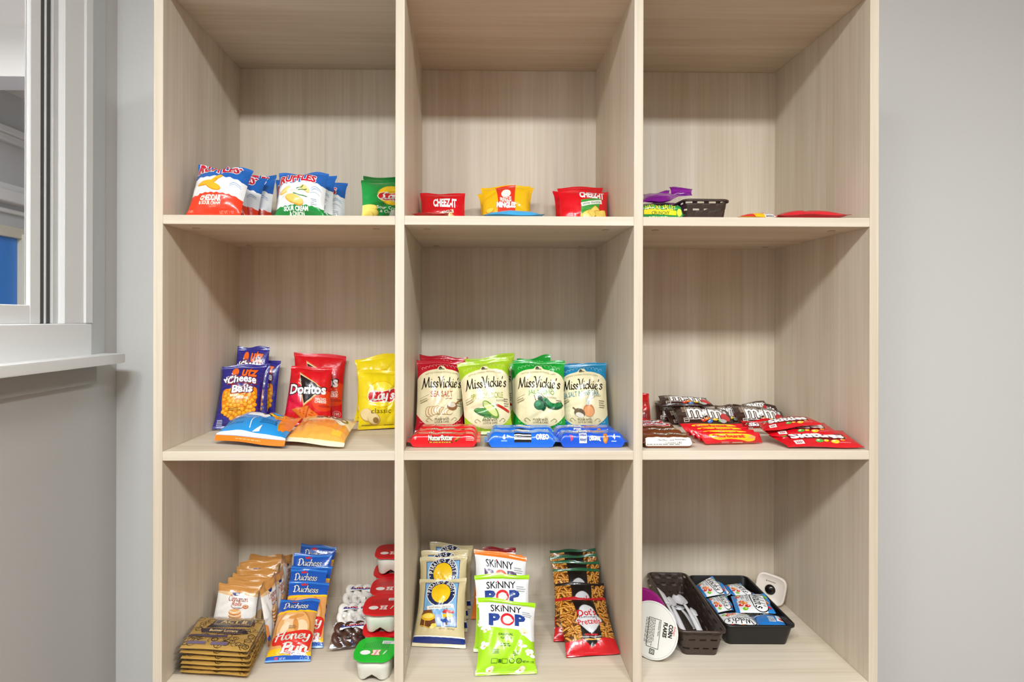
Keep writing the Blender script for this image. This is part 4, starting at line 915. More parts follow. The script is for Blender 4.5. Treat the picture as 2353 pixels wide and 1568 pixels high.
@design
def pretzel(top):
    A = 1.62; d = Art(A, '5c3514', top={'g': '175c38', 'r': 'b01a20', 'k': '1c1210'}[top], bot='c8141f', seal=.05, nu=22, nv=34)
    rg = random.Random(7)
    for k in range(190):
        x, y, a, L = rg.uniform(0, 1), rg.uniform(.32, 1.58), rg.uniform(0, PI), rg.uniform(.07, .14)
        p = [(x-L*math.cos(a), y-L*math.sin(a)), (x+.03*math.sin(a), y), (x+L*math.cos(a), y+L*math.sin(a))]
        d.line([p[0], p[2]], .060, '4a260c'); d.line([p[0], p[2]], .046, rg.choice(('c07a26', 'b06a1c', 'd08f38'))); d.rect(x-L*.8, y-.004, x+L*.8, y+.010, 'e2ab5a', rot=0) if abs(math.sin(a)) < .3 else d.line([(p[0][0]-.006, p[0][1]+.006), (p[2][0]-.006, p[2][1]+.006)], .013, 'e2ab5a')
    d.poly([(.30, 1.62), (.33, 1.0), (.33, .40), (.5, .18), (.72, .40), (.74, 1.0), (.72, 1.62)], '15100f'); d.poly([(0, 0), (0, .36), (.30, .36), (.33, .40), (.5, .18), (.72, .40), (.76, .40), (1, .40), (1, 0)], 'c8141f')
    P = [(.26, .86), (.34, 1.0), (.40, 1.24), (.53, 1.34), (.66, 1.24), (.72, 1.0), (.80, .86), (.72, .74), (.53, .52), (.34, .74)]
    d.poly(smooth(P, 4, True), '8f9094'); d.poly(smooth([((x-.53)*.95+.53, (y-.93)*.96+.93) for x, y in P], 4, True), 'c9cacd')
    d.band(const(1.535), const(1.62), d.top)
    d.text("Dot's", .52, 1.09, .36, 'c01622', h=.19, bold=.02, rot=.06); d.script('Homestyle', .53, .955, .36, '15100f', h=.08, thick=1.1, thin=.6); d.text('Pretzels', .53, .83, .46, 'c01622', h=.15, bold=.015, rot=.07)
    d.text('ORIGINAL', .52, .485, .28, 'd8202c', h=.045, bold=.03); d.text('SEASONED PRETZEL TWISTS', .52, .43, .38, 'e8e0d8', h=.024, bold=.02); d.line([(.38, .365), (.68, .375)], .035, 'd9a04a'); d.small(.5, .06, .3, 1, .025, 'e8888c', 4)
    return d
@design
def fruit_snack():
    A = .72; d = Art(A, '2a86d0', seal=.05, nu=18, nv=16)
    d.band(const(.10), wav(.60, .02, .5, .2, .05), 'e9ebec'); d.poly([(.42, .08), (.40, .42), (.60, .50), (.98, .40), (1, .08)], 'e9ebec')
    d.poly(smooth([(.06, .38), (.08, .62), (.5, .66), (.93, .62), (.95, .42), (.6, .36)], 5, True), '14181c'); d.poly(smooth([(.08, .40), (.10, .605), (.5, .64), (.91, .605), (.93, .43), (.6, .38)], 5, True), 'f4f5f5')
    d.script("Welch's", .50, .51, .72, '17191c', h=.20, thick=1.4, thin=.55, slant=.12)
    d.text('FRUIT SNACKS', .32, .30, .42, '4a5056', h=.055, bold=.01); d.small(.3, .22, .3, 2, .035, '80868c', 4)
    for x, y, c in ((.64, .22, 'f08a1c'), (.78, .26, 'd8242c'), (.88, .20, '7cc22c'), (.70, .14, 'd8242c'), (.54, .16, 'e8602a'), (.12, .14, '7cc22c'), (.22, .12, 'd8242c')): d.ell(x, y, .065, .055, c); d.ell(x-.015, y+.018, .03, .02, 'f8d8b0', n=8)
    for x, c in ((.2, '7cc22c'), (.5, 'f08a1c'), (.8, 'd8242c')): d.ell(x, .67, .06, .035, c)
    return d
# ------------------------------------------------------------------ top row, left cubby
G = 'ridged chip bags in the top left cubby'
bag('chip_bag', 'red, white and blue cheddar chip bag at the front left of the top left cubby', 'bag', wavy_chip('cheddar'),
    up4(S1, (428, 492), (553, 492), (583, 394), (457, 384), .07, .035), .026, .02, 1, G, pinch=.03, wave=.004)
bag('chip_bag', 'ridged chip bag hidden behind the front cheddar bag, only its dark top corner showing', 'bag', wavy_chip('cheddar'),
    up4(S1, (455, 492), (575, 492), (566, 400), (520, 383), .05, .115), .02, .015, 2, G)
bag('chip_bag', 'blue and white chip bag just right of the front cheddar bag, red foot showing', 'bag', wavy_chip('cheddar'),
    up4(S1, (487, 492), (592, 492), (614, 409), (505, 411), .05, (.165, .165)), .022, .016, 3, G)
bag('chip_bag', 'blue and white chip bag furthest right in the row behind the cheddar bag', 'bag', wavy_chip('cheddar'),
    up4(S1, (512, 492), (624, 492), (637, 404), (540, 408), .045, (.225, .215)), .022, .016, 4, G)
bag('chip_bag', 'green and white sour cream chip bag at the front middle of the top left cubby', 'bag', wavy_chip('onion'),
    up4(S1, (631, 492), (745, 492), (756, 400), (642, 402), .05, .05), .026, .02, 5, G, pinch=.03)
bag('chip_bag', 'sour cream chip bag directly behind the front green and white one, blue corner at right', 'bag', wavy_chip('onion'),
    up4(S1, (650, 492), (768, 492), (774, 405), (650, 410), .045, .12), .022, .016, 6, G)
bag('chip_bag', 'sour cream chip bag furthest right and rearmost in its row, crumpled blue top', 'bag', wavy_chip('onion'),
    up4(S1, (690, 492), (796, 492), (799, 422), (690, 420), .045, .19), .022, .016, 7, G)
bag('chip_bag', 'blue and white chip bag peeking out left of the front sour cream bag', 'bag', wavy_chip('onion'),
    up4(S1, (627, 492), (720, 492), (735, 416), (633, 415), .045, .265), .02, .016, 8, G)
G = 'green sour cream and onion chip bags'
bag('chip_bag', 'green chip bag with red and yellow emblem, front one at the left divider', 'bag', crisp('onion'),
    up4(S1, (834, 493), (930, 493), (938, 414), (831, 418), .035, (.05, .20)), .022, .016, 9, G, pinch=.03)
bag('chip_bag', 'green chip bag behind the front green one, only its top edge showing', 'bag', crisp('onion'),
    up4(S1, (840, 493), (932, 493), (940, 409), (833, 407), .03, (.15, .31)), .012, .008, 10, G)

# ------------------------------------------------------------------ top row, middle cubby
G = 'red cracker pouches'
bag('cracker_pouch', 'red cracker pouch with a yellow orange flag, at the left of the top middle cubby', 'pouch', cracker('jack'),
    up4(S1, (969, 496), (1070, 496), (1069, 446), (965, 447), .05, .23), .018, .014, 11, G, pinch=.02, wave=.002)
bag('cracker_pouch', 'red cracker pouch behind the yellow flagged one, a dark red sliver at its left', 'pouch', cracker('plain'),
    up4(S1, (960, 496), (1060, 496), (1060, 452), (960, 452), .02, .32), .014, .012, 12, G)
bag('candy_packet', 'flat red packet lying at the far left of the top middle cubby', 'packet', plainfoil('d8121f'),
    [np.array(p) for p in ((-.215, .035, S1+.010), (-.14, .03, S1+.010), (-.135, .15, S1+.010), (-.21, .15, S1+.010))], .007, .007, 13)
G = 'yellow crisp pouches'
bag('crisp_pouch', 'yellow pouch with an orange red panel in the top middle cubby, front one', 'pouch', mingles(),
    up4(S1, (1108, 496), (1218, 496), (1219, 427), (1105, 433), .05, .21), .020, .015, 14, G, pinch=.03, wave=.004)
bag('crisp_pouch', 'yellow pouch behind the front yellow one, its edges sticking out on both sides', 'pouch', mingles(),
    up4(S1, (1101, 496), (1222, 496), (1226, 432), (1098, 448), .03, .30), .018, .015, 15, G)
bag('snack_packet', 'light blue packet lying flat in front of the yellow pouches', 'packet', plainfoil('3fa5dc', '7cc4ea', .7),
    [np.array(p) for p in ((-.075, .045, S1+.010), (.055, .055, S1+.012), (.068, .15, S1+.014), (-.06, .155, S1+.014))], .014, .009, 16)
bag('cracker_pouch', 'red white cheddar cracker pouch with a green corner, right side of top middle cubby', 'pouch', cracker('white'),
    up4(S1, (1286, 496), (1398, 496), (1397, 442), (1283, 440), .045, .19), .018, .014, 17, 'red cracker pouches', pinch=.02)
bag('cracker_pouch', 'red cracker pouch rising just behind the green cornered one', 'pouch', cracker('plain'),
    up4(S1, (1284, 496), (1386, 496), (1385, 431), (1281, 433), .04, .25), .016, .012, 18, 'red cracker pouches', wave=.002)
bag('cracker_pouch', 'red cracker pouch rearmost at right, its left edge sticking out', 'pouch', cracker('plain'),
    up4(S1, (1274, 496), (1372, 496), (1374, 438), (1270, 440), .03, .305), .014, .012, 19, 'red cracker pouches')

# ------------------------------------------------------------------ baskets and trays
def rrect_loop(cx, cy, hx, hy, r, z, n=5, sx=14, sy=34):
    """closed loop of points of a rounded rectangle, sides evenly divided"""
    P = []
    for (x0, y0, x1, y1, k, ca) in ((-hx+r, -hy, hx-r, -hy, sx, -PI/2), (hx, -hy+r, hx, hy-r, sy, 0), (hx-r, hy, -hx+r, hy, sx, PI/2), (-hx, hy-r, -hx, -hy+r, sy, PI)):
        for i in range(k+1): t = i/k; P.append((cx+x0+(x1-x0)*t, cy+y0+(y1-y0)*t, z))
        ccx = hx-r if ca in (-PI/2, 0) else -hx+r; ccy = hy-r if ca in (0, PI/2) else -hy+r
        for i in range(1, n): a = ca+PI/2*i/n; P.append((cx+ccx+r*math.cos(a), cy+ccy+r*math.sin(a), z))
    return P
def tub(name, label, cat, x, y, z, bx, by, tx, ty, h, rot, m, slots, group=None, lip=.006, wall=.0016):
    r = thing(name, label, cat, (x, y, z), group); r.rotation_euler = (0, 0, rot)
    bm = bmesh.new(); rows = 14; L = []
    for j in range(rows+1):
        t = j/rows; wv = 0
        L.append([bm.verts.new(p) for p in rrect_loop(0, 0, bx+(tx-bx)*t, by+(ty-by)*t, .010, .0016+h*t)])
    K = len(L[0])
    for j in range(rows):
        for i in range(K):
            if slots and j in (3, 8, 12) and (i % 5 in ((1, 2, 3) if j == 8 else (0, 3, 4))): continue
            bm.faces.new((L[j][i], L[j][(i+1) % K], L[j+1][(i+1) % K], L[j+1][i]))
    if slots:   # woven relief
        for j in range(1, rows):
            for i, v in enumerate(L[j]):
                if (i//3+j//4) % 2: d = Vector((v.co.x, v.co.y, 0)).normalized(); v.co -= d*.0007
    bm.faces.new(L[0][::-1])
    o = bobj('body', bm, m, r, smooth=False); md = o.modifiers.new('wall', 'SOLIDIFY'); md.thickness = wall; md.offset = 1
    if not slots: o.data.polygons.foreach_set('use_smooth', [True]*len(o.data.polygons)); o.modifiers.new('es', 'EDGE_SPLIT').split_angle = .6
    bm = bmesh.new(); prof = [(0, 0), (lip*.5, .0012), (lip, -.0006), (lip, -.0045), (lip-.0014, -.0045), (lip-.0018, -.0015), (.0, -.0020)]
    Q = [[bm.verts.new(p) for p in rrect_loop(0, 0, tx+a, ty+a, .012+a, h+.0016+b)] for a, b in prof]
    for j in range(len(prof)):
        for i in range(K): bm.faces.new((Q[j][i], Q[j][(i+1) % K], Q[(j+1) % len(prof)][(i+1) % K], Q[(j+1) % len(prof)][i]))
    bobj('rim', bm, m, r, smooth=True)
    return r
BROWN = plain('3c2e27', 0.32, 0.02); BLACK = plain('121010', 0.35, 0.02)
tub('woven_basket', 'small dark brown slotted plastic basket in the top right cubby', 'basket', .402, .215, S1, .040, .105, .046, .115, .052, .03, BROWN, True, 'brown slotted baskets')
tub('woven_basket', 'long dark brown slotted basket of plastic cutlery in the bottom right cubby', 'basket', .402, .236, S3, .036, .133, .046, .148, .058, -.05, BROWN, True, 'brown slotted baskets')
tub('storage_tray', 'black plastic tray filled with blue fruit snack packets', 'tray', .5385, .257, S3, .066, .112, .073, .128, .049, -.022, BLACK, False)

# ------------------------------------------------------------------ top row, right cubby
flowpack('granola_pouch', 'green granola bar packet with yellow lettering beside the dark basket', 'packet', granola_green(), (.247, .070, S1+.001), .104, .020, .036, 0.04, seed=20)
YR = Art(.55, 'f3b81c', seal=.05, nu=16, nv=14); YR.poly([(0, 0), (0, .55), (.25, .55), (.34, .2), (.45, 0)], 'd8342c'); YR.poly([(.72, .55), (.66, .2), (.70, 0), (1, 0), (1, .55)], 'e0505a'); YR.rect(.66, .0, .90, .14, 'f2f2ef'); YR.small(.78, .08, .2, 2, .05, '2a2a2a', 3)
G = 'purple packets heaped beside the dark basket'
P_ = [('purple packet lying across the heap above the green granola packet', ((1474, 464), (1540, 462), (1568, 449), (1476, 446)), (.13, .13, .2, .2), .008),
      ('purple packet standing up at the top of the heap, highest one', ((1540, 451), (1591, 450), (1592, 434), (1538, 430)), (.22, .22, .24, .24), .006),
      ('purple packet in the middle of the heap, one corner pointing up', ((1490, 452), (1540, 451), (1538, 440), (1532, 437)), (.215, .215, .235, .235), .004),
      ('purple packet at the bottom of the heap behind the green packet', ((1474, 492), (1545, 492), (1560, 466), (1476, 468)), (.14, .14, .20, .20), .008)]
for k, (lb, ps, ys, t) in enumerate(P_):
    bag('snack_packet', lb, 'packet', plainfoil('7a1288', '8f1f9e', .8), [atY(p[0], p[1], y) for p, y in zip(ps, ys)], t, t, 30+k, G, wave=.002)
bag('candy_packet', 'small red and yellow candy packet with white barcode label in the top right cubby', 'packet', YR,
    [np.array(p) for p in ((.455, .06, S1+.010), (.54, .05, S1+.010), (.548, .11, S1+.022), (.47, .12, S1+.012))], .009, .009, 35)
bag('candy_packet', 'flat red candy packet lying alone at the right of the top right cubby', 'packet', plainfoil('cf1226', 'e0243a', .55),
    [np.array(p) for p in ((.535, .035, S1+.010), (.685, .03, S1+.010), (.70, .12, S1+.012), (.55, .125, S1+.012))], .014, .010, 36)

# ------------------------------------------------------------------ middle row, left cubby
G = 'purple cheese ball bags'
bag('cheese_ball_bag', 'purple bag of orange cheese balls, front one in the middle left cubby', 'bag', cheese_balls(), up4(S2, (487, 990), (597, 985), (612, 840), (511, 843), .05), .026, .008, 41, G, pinch=.04)
bag('cheese_ball_bag', 'purple cheese ball bag standing tallest behind the front one', 'bag', cheese_balls(), up4(S2, (515, 966), (610, 962), (615, 798), (542, 799), .04, (.305, .31)), .014, .006, 42, G, pinch=.03)
bag('cheese_ball_bag', 'purple cheese ball bag furthest right in its group, leaning on the others', 'bag', cheese_balls(), up4(S2, (560, 960), (632, 960), (645, 832), (570, 822), .025, (.345, .335)), .012, .005, 43, G, pinch=.03)
bag('cheese_ball_bag', 'purple cheese ball bag sandwiched between the front and right ones, its edge showing', 'bag', cheese_balls(), up4(S2, (520, 975), (611, 972), (622, 838), (540, 840), .04, (.27, .275)), .010, .005, 44, G, pinch=.03)
G = 'red tortilla chip bags'
bag('tortilla_chip_bag', 'red tortilla chip bag with a black triangle, front one', 'bag', nacho(), up4(S2, (648, 973), (762, 973), (764, 847), (669, 842), .04, (.275, .28)), .026, .016, 45, G, pinch=.03)
bag('tortilla_chip_bag', 'dark red tortilla chip bag standing behind the front red one', 'bag', nacho(), up4(S2, (672, 966), (786, 964), (796, 820), (676, 810), .03, (.342, .345)), .02, .012, 46, G, pinch=.03)
G = 'yellow classic chip bags'
bag('chip_bag', 'yellow chip bag with a red emblem, front one at the left divider', 'bag', crisp('classic'), up4(S2, (822, 988), (928, 991), (935, 853), (821, 851), .035, (.22, .255)), .026, .016, 47, G, pinch=.03)
bag('chip_bag', 'yellow chip bag standing taller behind the front yellow one', 'bag', crisp('classic'), up4(S2, (826, 977), (930, 977), (936, 811), (815, 826), .03, (.285, .315)), .02, .014, 48, G, wave=.005)
bag('chip_bag', 'yellow chip bag rearmost, only its left edge showing beside the front yellow one', 'bag', crisp('classic'), up4(S2, (814, 968), (915, 966), (915, 850), (820, 852), .02, (.345, .36)), .014, .012, 49, G)
bag('puff_bag', 'orange and blue cheese puff bag lying in front of the purple bags', 'bag', puffs(), flat4((S2+.019, S2+.017, S2+.034, S2+.043), (492, 1000), (653, 1014), (694, 962), (548, 952)), .024, .017, 50, pinch=.02, wave=.003, droop=.011)
bag('chip_bag', 'orange and cream baked chip bag lying in front of the red tortilla bags', 'bag', baked(), flat4((S2+.015, S2+.011, S2+.020, S2+.020), (656, 1009), (790, 1021), (820, 972), (700, 960)), .024, .014, 51, pinch=.02, droop=.006)

# ------------------------------------------------------------------ middle row, middle cubby
def kb(kind, lb, q, lean, yb, hf, seed, **k):
    bag('kettle_chip_bag', lb, 'bag', kettle(kind), up4(S2, *q, lean, yb), hf, .016, seed, {'red': 'red', 'lime': 'lime green', 'green': 'green', 'blue': 'blue'}[kind]+' and cream kettle chip bags', pinch=.035, **k)
kb('red', 'red and cream sea salt chip bag, front one at the left of the middle cubby', ((953, 981), (1066, 981), (1068, 831), (957, 830), ), .055, (.17, .195), .026, 61, wave=.005)
kb('red', 'red chip bag behind the front red one, its top edge rising above', ((965, 970), (1070, 970), (1075, 823), (964, 817)), .03, (.265, .28), .018, 62, wave=.004)
kb('lime', 'lime green and cream pickle chip bag, front one of three', ((1068, 985), (1180, 979), (1168, 823), (1050, 839)), .06, (.155, .17), .028, 63)
kb('lime', 'lime green chip bag just behind the front lime one, white edge at top left', ((1076, 974), (1176, 972), (1172, 824), (1066, 825)), .035, (.235, .245), .014, 64)
kb('lime', 'lime green chip bag rearmost of the three, its top right corner highest', ((1085, 966), (1184, 964), (1182, 811), (1080, 828)), .025, (.295, .30), .014, 65)
kb('green', 'dark green and cream jalapeno chip bag, front one with the peppers in view', ((1182, 979), (1302, 979), (1298, 832), (1178, 829)), .055, (.185, .165), .028, 66)
kb('green', 'green and cream chip bag poking out at the left of the front jalapeno bag', ((1178, 972), (1280, 970), (1280, 842), (1172, 836)), .03, (.25, .255), .014, 67)
kb('green', 'green chip bag behind the front jalapeno bag, bent top rising above', ((1190, 966), (1280, 964), (1265, 817), (1188, 829)), .03, (.30, .31), .012, 68, wave=.006)
kb('blue', 'blue and cream vinegar chip bag, front one at the right of the middle cubby', ((1290, 981), (1402, 980), (1393, 833), (1283, 843)), .055, (.20, .17), .026, 69)
kb('blue', 'blue chip bag behind the front vinegar bag, a thin blue strip at its top', ((1292, 966), (1380, 966), (1370, 833), (1292, 840)), .03, (.275, .26), .014, 70)
G = 'red peanut butter cookie packs'
for k, lb in enumerate(('red cookie pack front of three at the left edge of the middle shelf', 'red cookie pack second of three, just behind the front red one', 'red cookie pack rearmost of three, touching the red chip bag')):
    flowpack('cookie_pack', lb, 'packet', peanut_cookie(), (-.2235+.004*k, .0335+.036*k, S2+.001), .148-.003*k, .034, .0245+.0015*k, 0.0, seed=71+k, group=G)
G = 'blue sandwich cookie packs'
for k, lb in enumerate(('blue sandwich cookie pack at the front middle of the middle shelf', 'blue sandwich cookie pack behind the front one with dark lettering')):
    flowpack('cookie_pack', lb, 'packet', sandwich_cookie(), (-.067+.006*k, .030+.048*k, S2+.001), .149, .044, .028+.001*k, 0.0, r=.45, seed=75+k, group=G)
G = 'blue chocolate chip cookie packs'
for k, lb in enumerate(('blue chocolate chip cookie pack at the front right of the middle shelf', 'blue chocolate chip cookie pack behind the front right one')):
    flowpack('cookie_pack', lb, 'packet', choc_chip(), (.078-.003*k, .030+.050*k, S2+.001), .144, .044, .027+.0015*k, -0.0, r=.3, seed=78+k, group=G)

# ------------------------------------------------------------------ middle row, right cubby
bag('candy_packet', 'red packet standing on end behind the chocolate bars at the left divider', 'packet', plainfoil('c80f16', '8a1a10', 1.6), up4(S2, (1466, 985), (1497, 978), (1491, 905), (1462, 905), .03, (.20, .21)), .012, .01, 80)
for k, (kind, lb) in enumerate((('milky', 'brown chocolate bar with white nutrition print, front one of the row'), ('milky', 'brown chocolate bar with green white lettering, second of the row'), ('snick', 'brown chocolate bar with a red and white name, third of the row'), ('snick', 'brown chocolate bar with a red and white name, rearmost of the row'))):
    flowpack('chocolate_bar', lb, 'packet', candy_bar(kind), (.2475-.001*k, .026+.034*k, S2+.001), .108-.004*k, .032, .024+.004*(k > 0)+.005*(k > 1), 0.0, r=.5, seed=81+k, group='chocolate bars in a row')
G = 'brown candy packets'
M_ = [('brown candy packet leaning at the front of the left heap, large white letters', ((1559, 980), (1690, 979), (1672, 943), (1546, 932)), (.265, .28, .35, .345), .009),
      ('brown candy packet on top of the left heap, colored candies and red patch', ((1517, 932), (1645, 935), (1622, 917), (1512, 911)), (.33, .33, .375, .37), .010),
      ('brown candy packet at the left end of the left heap, behind the front one', ((1541, 982), (1640, 978), (1630, 945), (1523, 943)), (.30, .30, .36, .36), .005),
      ('brown candy packet at the bottom of the left heap, in shadow', ((1508, 972), (1600, 968), (1590, 930), (1505, 928)), (.335, .34, .378, .378), .006),
      ('brown candy packet leaning at the front of the right heap, large white letters', ((1698, 979), (1812, 977), (1796, 944), (1679, 931)), (.265, .28, .345, .34), .009),
      ('brown candy packet second in the right heap, small pale script showing', ((1700, 968), (1800, 966), (1782, 931), (1682, 930)), (.318, .323, .368, .366), .004),
      ('brown candy packet topmost at the rear of the right heap, letters cut off', ((1700, 950), (1775, 948), (1756, 921), (1704, 928)), (.345, .345, .382, .38), .006),
      ('brown candy packet lying between the two brown heaps', ((1640, 975), (1705, 972), (1690, 934), (1642, 932)), (.31, .31, .365, .365), .006)]
for k, (lb, ps, ys, t) in enumerate(M_):
    bag('candy_packet', lb, 'packet', choc_candy(), [atY(p[0], p[1], y) for p, y in zip(ps, ys)], t, t*.7, 90+k, G, pinch=.015, wave=.003)
G = 'red and yellow chewy candy packs'
for k in range(4):
    lb = ('red and yellow chewy candy pack at the front of four leaning packs', 'red and yellow chewy candy pack second from the front of four', 'red and yellow chewy candy pack third from the front of four', 'red and yellow chewy candy pack rearmost of four, against the brown packets')[k]
    dx, dy = -13*k, -6.5*k
    bag('candy_pack', lb, 'packet', chews(), [atZ(p[0]+dx, p[1]+dy, S2+h) for p, h in (((1622, 1021), .003), ((1752, 1018), .003), ((1744, 994), .026), ((1600, 993), .026))], .008, .003, 100+k, G, pinch=.0, wave=.001)
G = 'red fruit candy packets'
K_ = [('red fruit candy packet lying at the front right corner of the middle right shelf', ((1812, 1028), (1988, 1030), (1938, 991), (1765, 1003)), (.004, .003, .024, .016), .010),
      ('red fruit candy packet just behind the front one, white letters showing', ((1772, 1004), (1935, 999), (1893, 971), (1745, 985)), (.018, .024, .034, .030), .008),
      ('red fruit candy packet on the pile, candies and white letters cut by the next', ((1753, 992), (1892, 974), (1850, 957), (1738, 970)), (.030, .042, .050, .040), .008),
      ('red fruit candy packet rearmost at the left of the pile, mostly covered', ((1710, 986), (1800, 982), (1790, 962), (1702, 968)), (.012, .022, .04, .03), .008)]
for k, (lb, ps, hs, t) in enumerate(K_):
    bag('candy_packet', lb, 'packet', fruit_candy(), [atZ(p[0], p[1], S2+h) for p, h in zip(ps, hs)], t, t*.6, 110+k, G, pinch=.015, wave=.003)

# ------------------------------------------------------------------ bottom row, left cubby
G = 'gold popcorn packets in clear sleeves'
top = [atZ(p[0], p[1], S3+.055) for p in ((412, 1489), (568.7, 1498), (608.4, 1424.5), (461, 1418.7))]
bot = [p.copy() for p in top]
for k in range(6):
    t = k/5; rg = random.Random(60+k)
    sh = np.array([-.004+rg.uniform(-.003, .003), rg.uniform(-.004, .002), 0]) if k < 5 else np.zeros(3)
    if k == 0: sh = np.array([-.006, .0, 0])
    ctr = sum(top)/4; an = rg.uniform(-.03, .03)*(0 < k < 5)
    q = [np.array([*(rot2((p-ctr)[:2], an)+ctr[:2]), S3+.0055+.0098*k])+sh for p in top]
    lb = ['gold popcorn packet at the bottom of the stack, resting on the shelf', 'gold popcorn packet second from the bottom of the stack', 'gold popcorn packet third from the bottom of the stack', 'gold popcorn packet fourth from the bottom, folded edge bright', 'gold popcorn packet just under the top one of the stack', 'gold popcorn packet on top of the stack, dark name panel in view'][k]
    r = bag('popcorn_packet', lb, 'packet', popcorn_sleeve(), q, .0042, .004, 120+k, G, pinch=.0, wr=.5, wave=.0012, skip=() if k in (0, 5) else ('lettering',))
    c = sum(q)/4; q2 = [c+(p-c)*np.array([1.09, 1.09, 1]) for p in q]
    fs = Art(.8, 'film', seal=0, nu=14, nv=12)
    u, v = fs.ru[None, :], fs.rv[:, None]
    Pm = (q2[0]*(1-u)[..., None]+q2[1]*u[..., None])*(1-v)[..., None]+(q2[3]*(1-u)[..., None]+q2[2]*u[..., None])*v[..., None]
    w = np.clip(np.minimum(np.minimum(u, 1-u)/.09, np.minimum(v, 1-v)/.07), 0, 1)**.7
    rip = .0012*np.sin(9*u*PI+k)*np.sin(7*v*PI+k*2)*(1-w)
    PF, PB = Pm.copy(), Pm.copy(); PF[..., 2] += .0047*w+rip+.0002; PB[..., 2] += -.0046*w+rip-.0002
    PF[..., 0] = np.maximum(PF[..., 0], xs[0]+TH/2+.001); PB[..., 0] = np.maximum(PB[..., 0], xs[0]+TH/2+.001)
    gridpart('film_sleeve', r, PF, PB, np.ones((12, 14), bool), film())
G = 'cinnamon cookie pouches'
N_ = [('white and tan cookie pouch at the front of its row behind the popcorn stack', ((478, 1424), (585, 1426), (597, 1350), (504, 1339)), .17),
      ('tan topped cookie pouch second in its row', ((500, 1405), (600, 1405), (610, 1336), (524, 1330)), .205),
      ('tan topped cookie pouch third in its row', ((512, 1398), (612, 1398), (622, 1326), (535, 1319)), .24),
      ('tan topped cookie pouch fourth in its row', ((520, 1390), (620, 1390), (642, 1311), (545, 1306)), .275),
      ('tan and white cookie pouch fifth in its row, printed name in view', ((530, 1383), (630, 1383), (644, 1288), (552, 1292)), .31),
      ('brown topped cookie pouch rearmost in its row, at the back panel', ((545, 1375), (640, 1375), (656, 1278), (574, 1277)), .345)]
for k, (lb, ps, y) in enumerate(N_):
    bag('cookie_pouch', lb, 'pouch', cinnamon(), up4(S3, *ps, .035, (y, y+.005)), .013, .010, 130+k, G, pinch=.03, wave=.004)
E_ = [('cookie pouch turned sideways at the right end of the row, front one', ((617, 1448), (640, 1420), (634, 1316), (594, 1352)), ((.14, .20)), .03),
      ('silver backed cookie pouch turned sideways, second from the front', ((634, 1412), (658, 1396), (652, 1302), (622, 1330)), ((.215, .27)), .02),
      ('cookie pouch turned sideways at the back, orange foot showing', ((640, 1395), (664, 1372), (670, 1277), (646, 1276)), ((.27, .335)), .02)]
for k, (lb, ps, yb, ln) in enumerate(E_):
    bag('cookie_pouch', lb, 'pouch', cinnamon(), up4(S3, *ps, ln, yb), .008, .007, 137+k, G, pinch=.02, wave=.003)
G = 'honey buns in blue topped wrappers'
D_ = [('glazed honey bun in a blue topped wrapper, front one lying lowest', ((608, 1529), (713, 1524), (735, 1380), (645, 1381)), (.078, .083), .115, .017),
      ('honey bun wrapper second in the row, yellow edge showing above the front bun', ((640, 1480), (742, 1476), (757, 1340), (665, 1337)), (.133, .136), .105, .012),
      ('honey bun wrapper third in the row, white crown name in view', ((650, 1446), (740, 1444), (752, 1310), (668, 1308)), (.175, .178), .10, .012),
      ('honey bun wrapper fourth in the row, name doubled by the one behind', ((655, 1420), (745, 1420), (764, 1304), (670, 1303)), (.225, .228), .085, .012),
      ('honey bun wrapper fifth in the row, upper name in view', ((655, 1400), (748, 1400), (764, 1276), (676, 1274)), (.27, .27), .065, .012),
      ('honey bun wrapper rearmost in the row, clear top flaring upward', ((670, 1384), (750, 1384), (774, 1258), (692, 1250)), (.315, .315), .045, .012)]
for k, (lb, ps, yb, ln, t) in enumerate(D_):
    bag('honey_bun', lb, 'pastry', honey_bun(), up4(S3, *ps, ln, yb), t-.002*(k > 0), .006, 140+k, G, pinch=.03, wave=.0025)
def donut(bm, c, ax, r, rr, n=18, k=10):
    M = Matrix.Translation(Vector(c)) @ Vector(ax).to_track_quat('Z', 'Y').to_matrix().to_4x4()
    V = [[bm.verts.new(M @ Vector(((r+rr*math.cos(b))*math.cos(a), (r+rr*math.cos(b))*math.sin(a), rr*.85*math.sin(b)))) for b in np.linspace(0, 2*PI, k, endpoint=False)] for a in np.linspace(0, 2*PI, n, endpoint=False)]
    for i in range(n):
        for j in range(k): bm.faces.new((V[i][j], V[(i+1) % n][j], V[(i+1) % n][(j+1) % k], V[i][(j+1) % k]))
G = 'mini donut packs in clear wrap'
def dlabel():
    d = Art(1.1, 'film', top='film', bot='film', seal=.05, nu=18, nv=18)
    d.poly([(.10, .62), (.16, .98), (.90, .98), (.86, .60), (.62, .70), (.34, .66)], 'f1f0ee')
    d.script('donettes', .55, .84, .56, 'd3202c', h=.16, thick=2.0, thin=1.2, slant=.15, rot=.05); d.line([(.20, .78), (.45, .73), (.70, .74), (.84, .80)], .05, '24479c', sm=4); d.ell(.20, .86, .09, .07, '1f3f96')
    d.text('Hostess', .52, .705, .22, 'f4f6fa', h=.05, bold=.03); d.poly([(.30, .94), (.45, .99), (.7, .97), (.6, .93)], '24479c')
    d.poly([(.04, .03), (.04, .14), (.62, .20), (.62, .05)], 'eef1f6'); d.text('NET WT 3 OZ', .36, .135, .4, '24479c', h=.03, rot=.08); d.small(.34, .10, .4, 2, .03, '7088b8', 4); d.rect(.64, .06, .84, .22, '24479c'); d.rect(.66, .11, .82, .21, 'e8ecf4')
    return d
DL = dlabel()
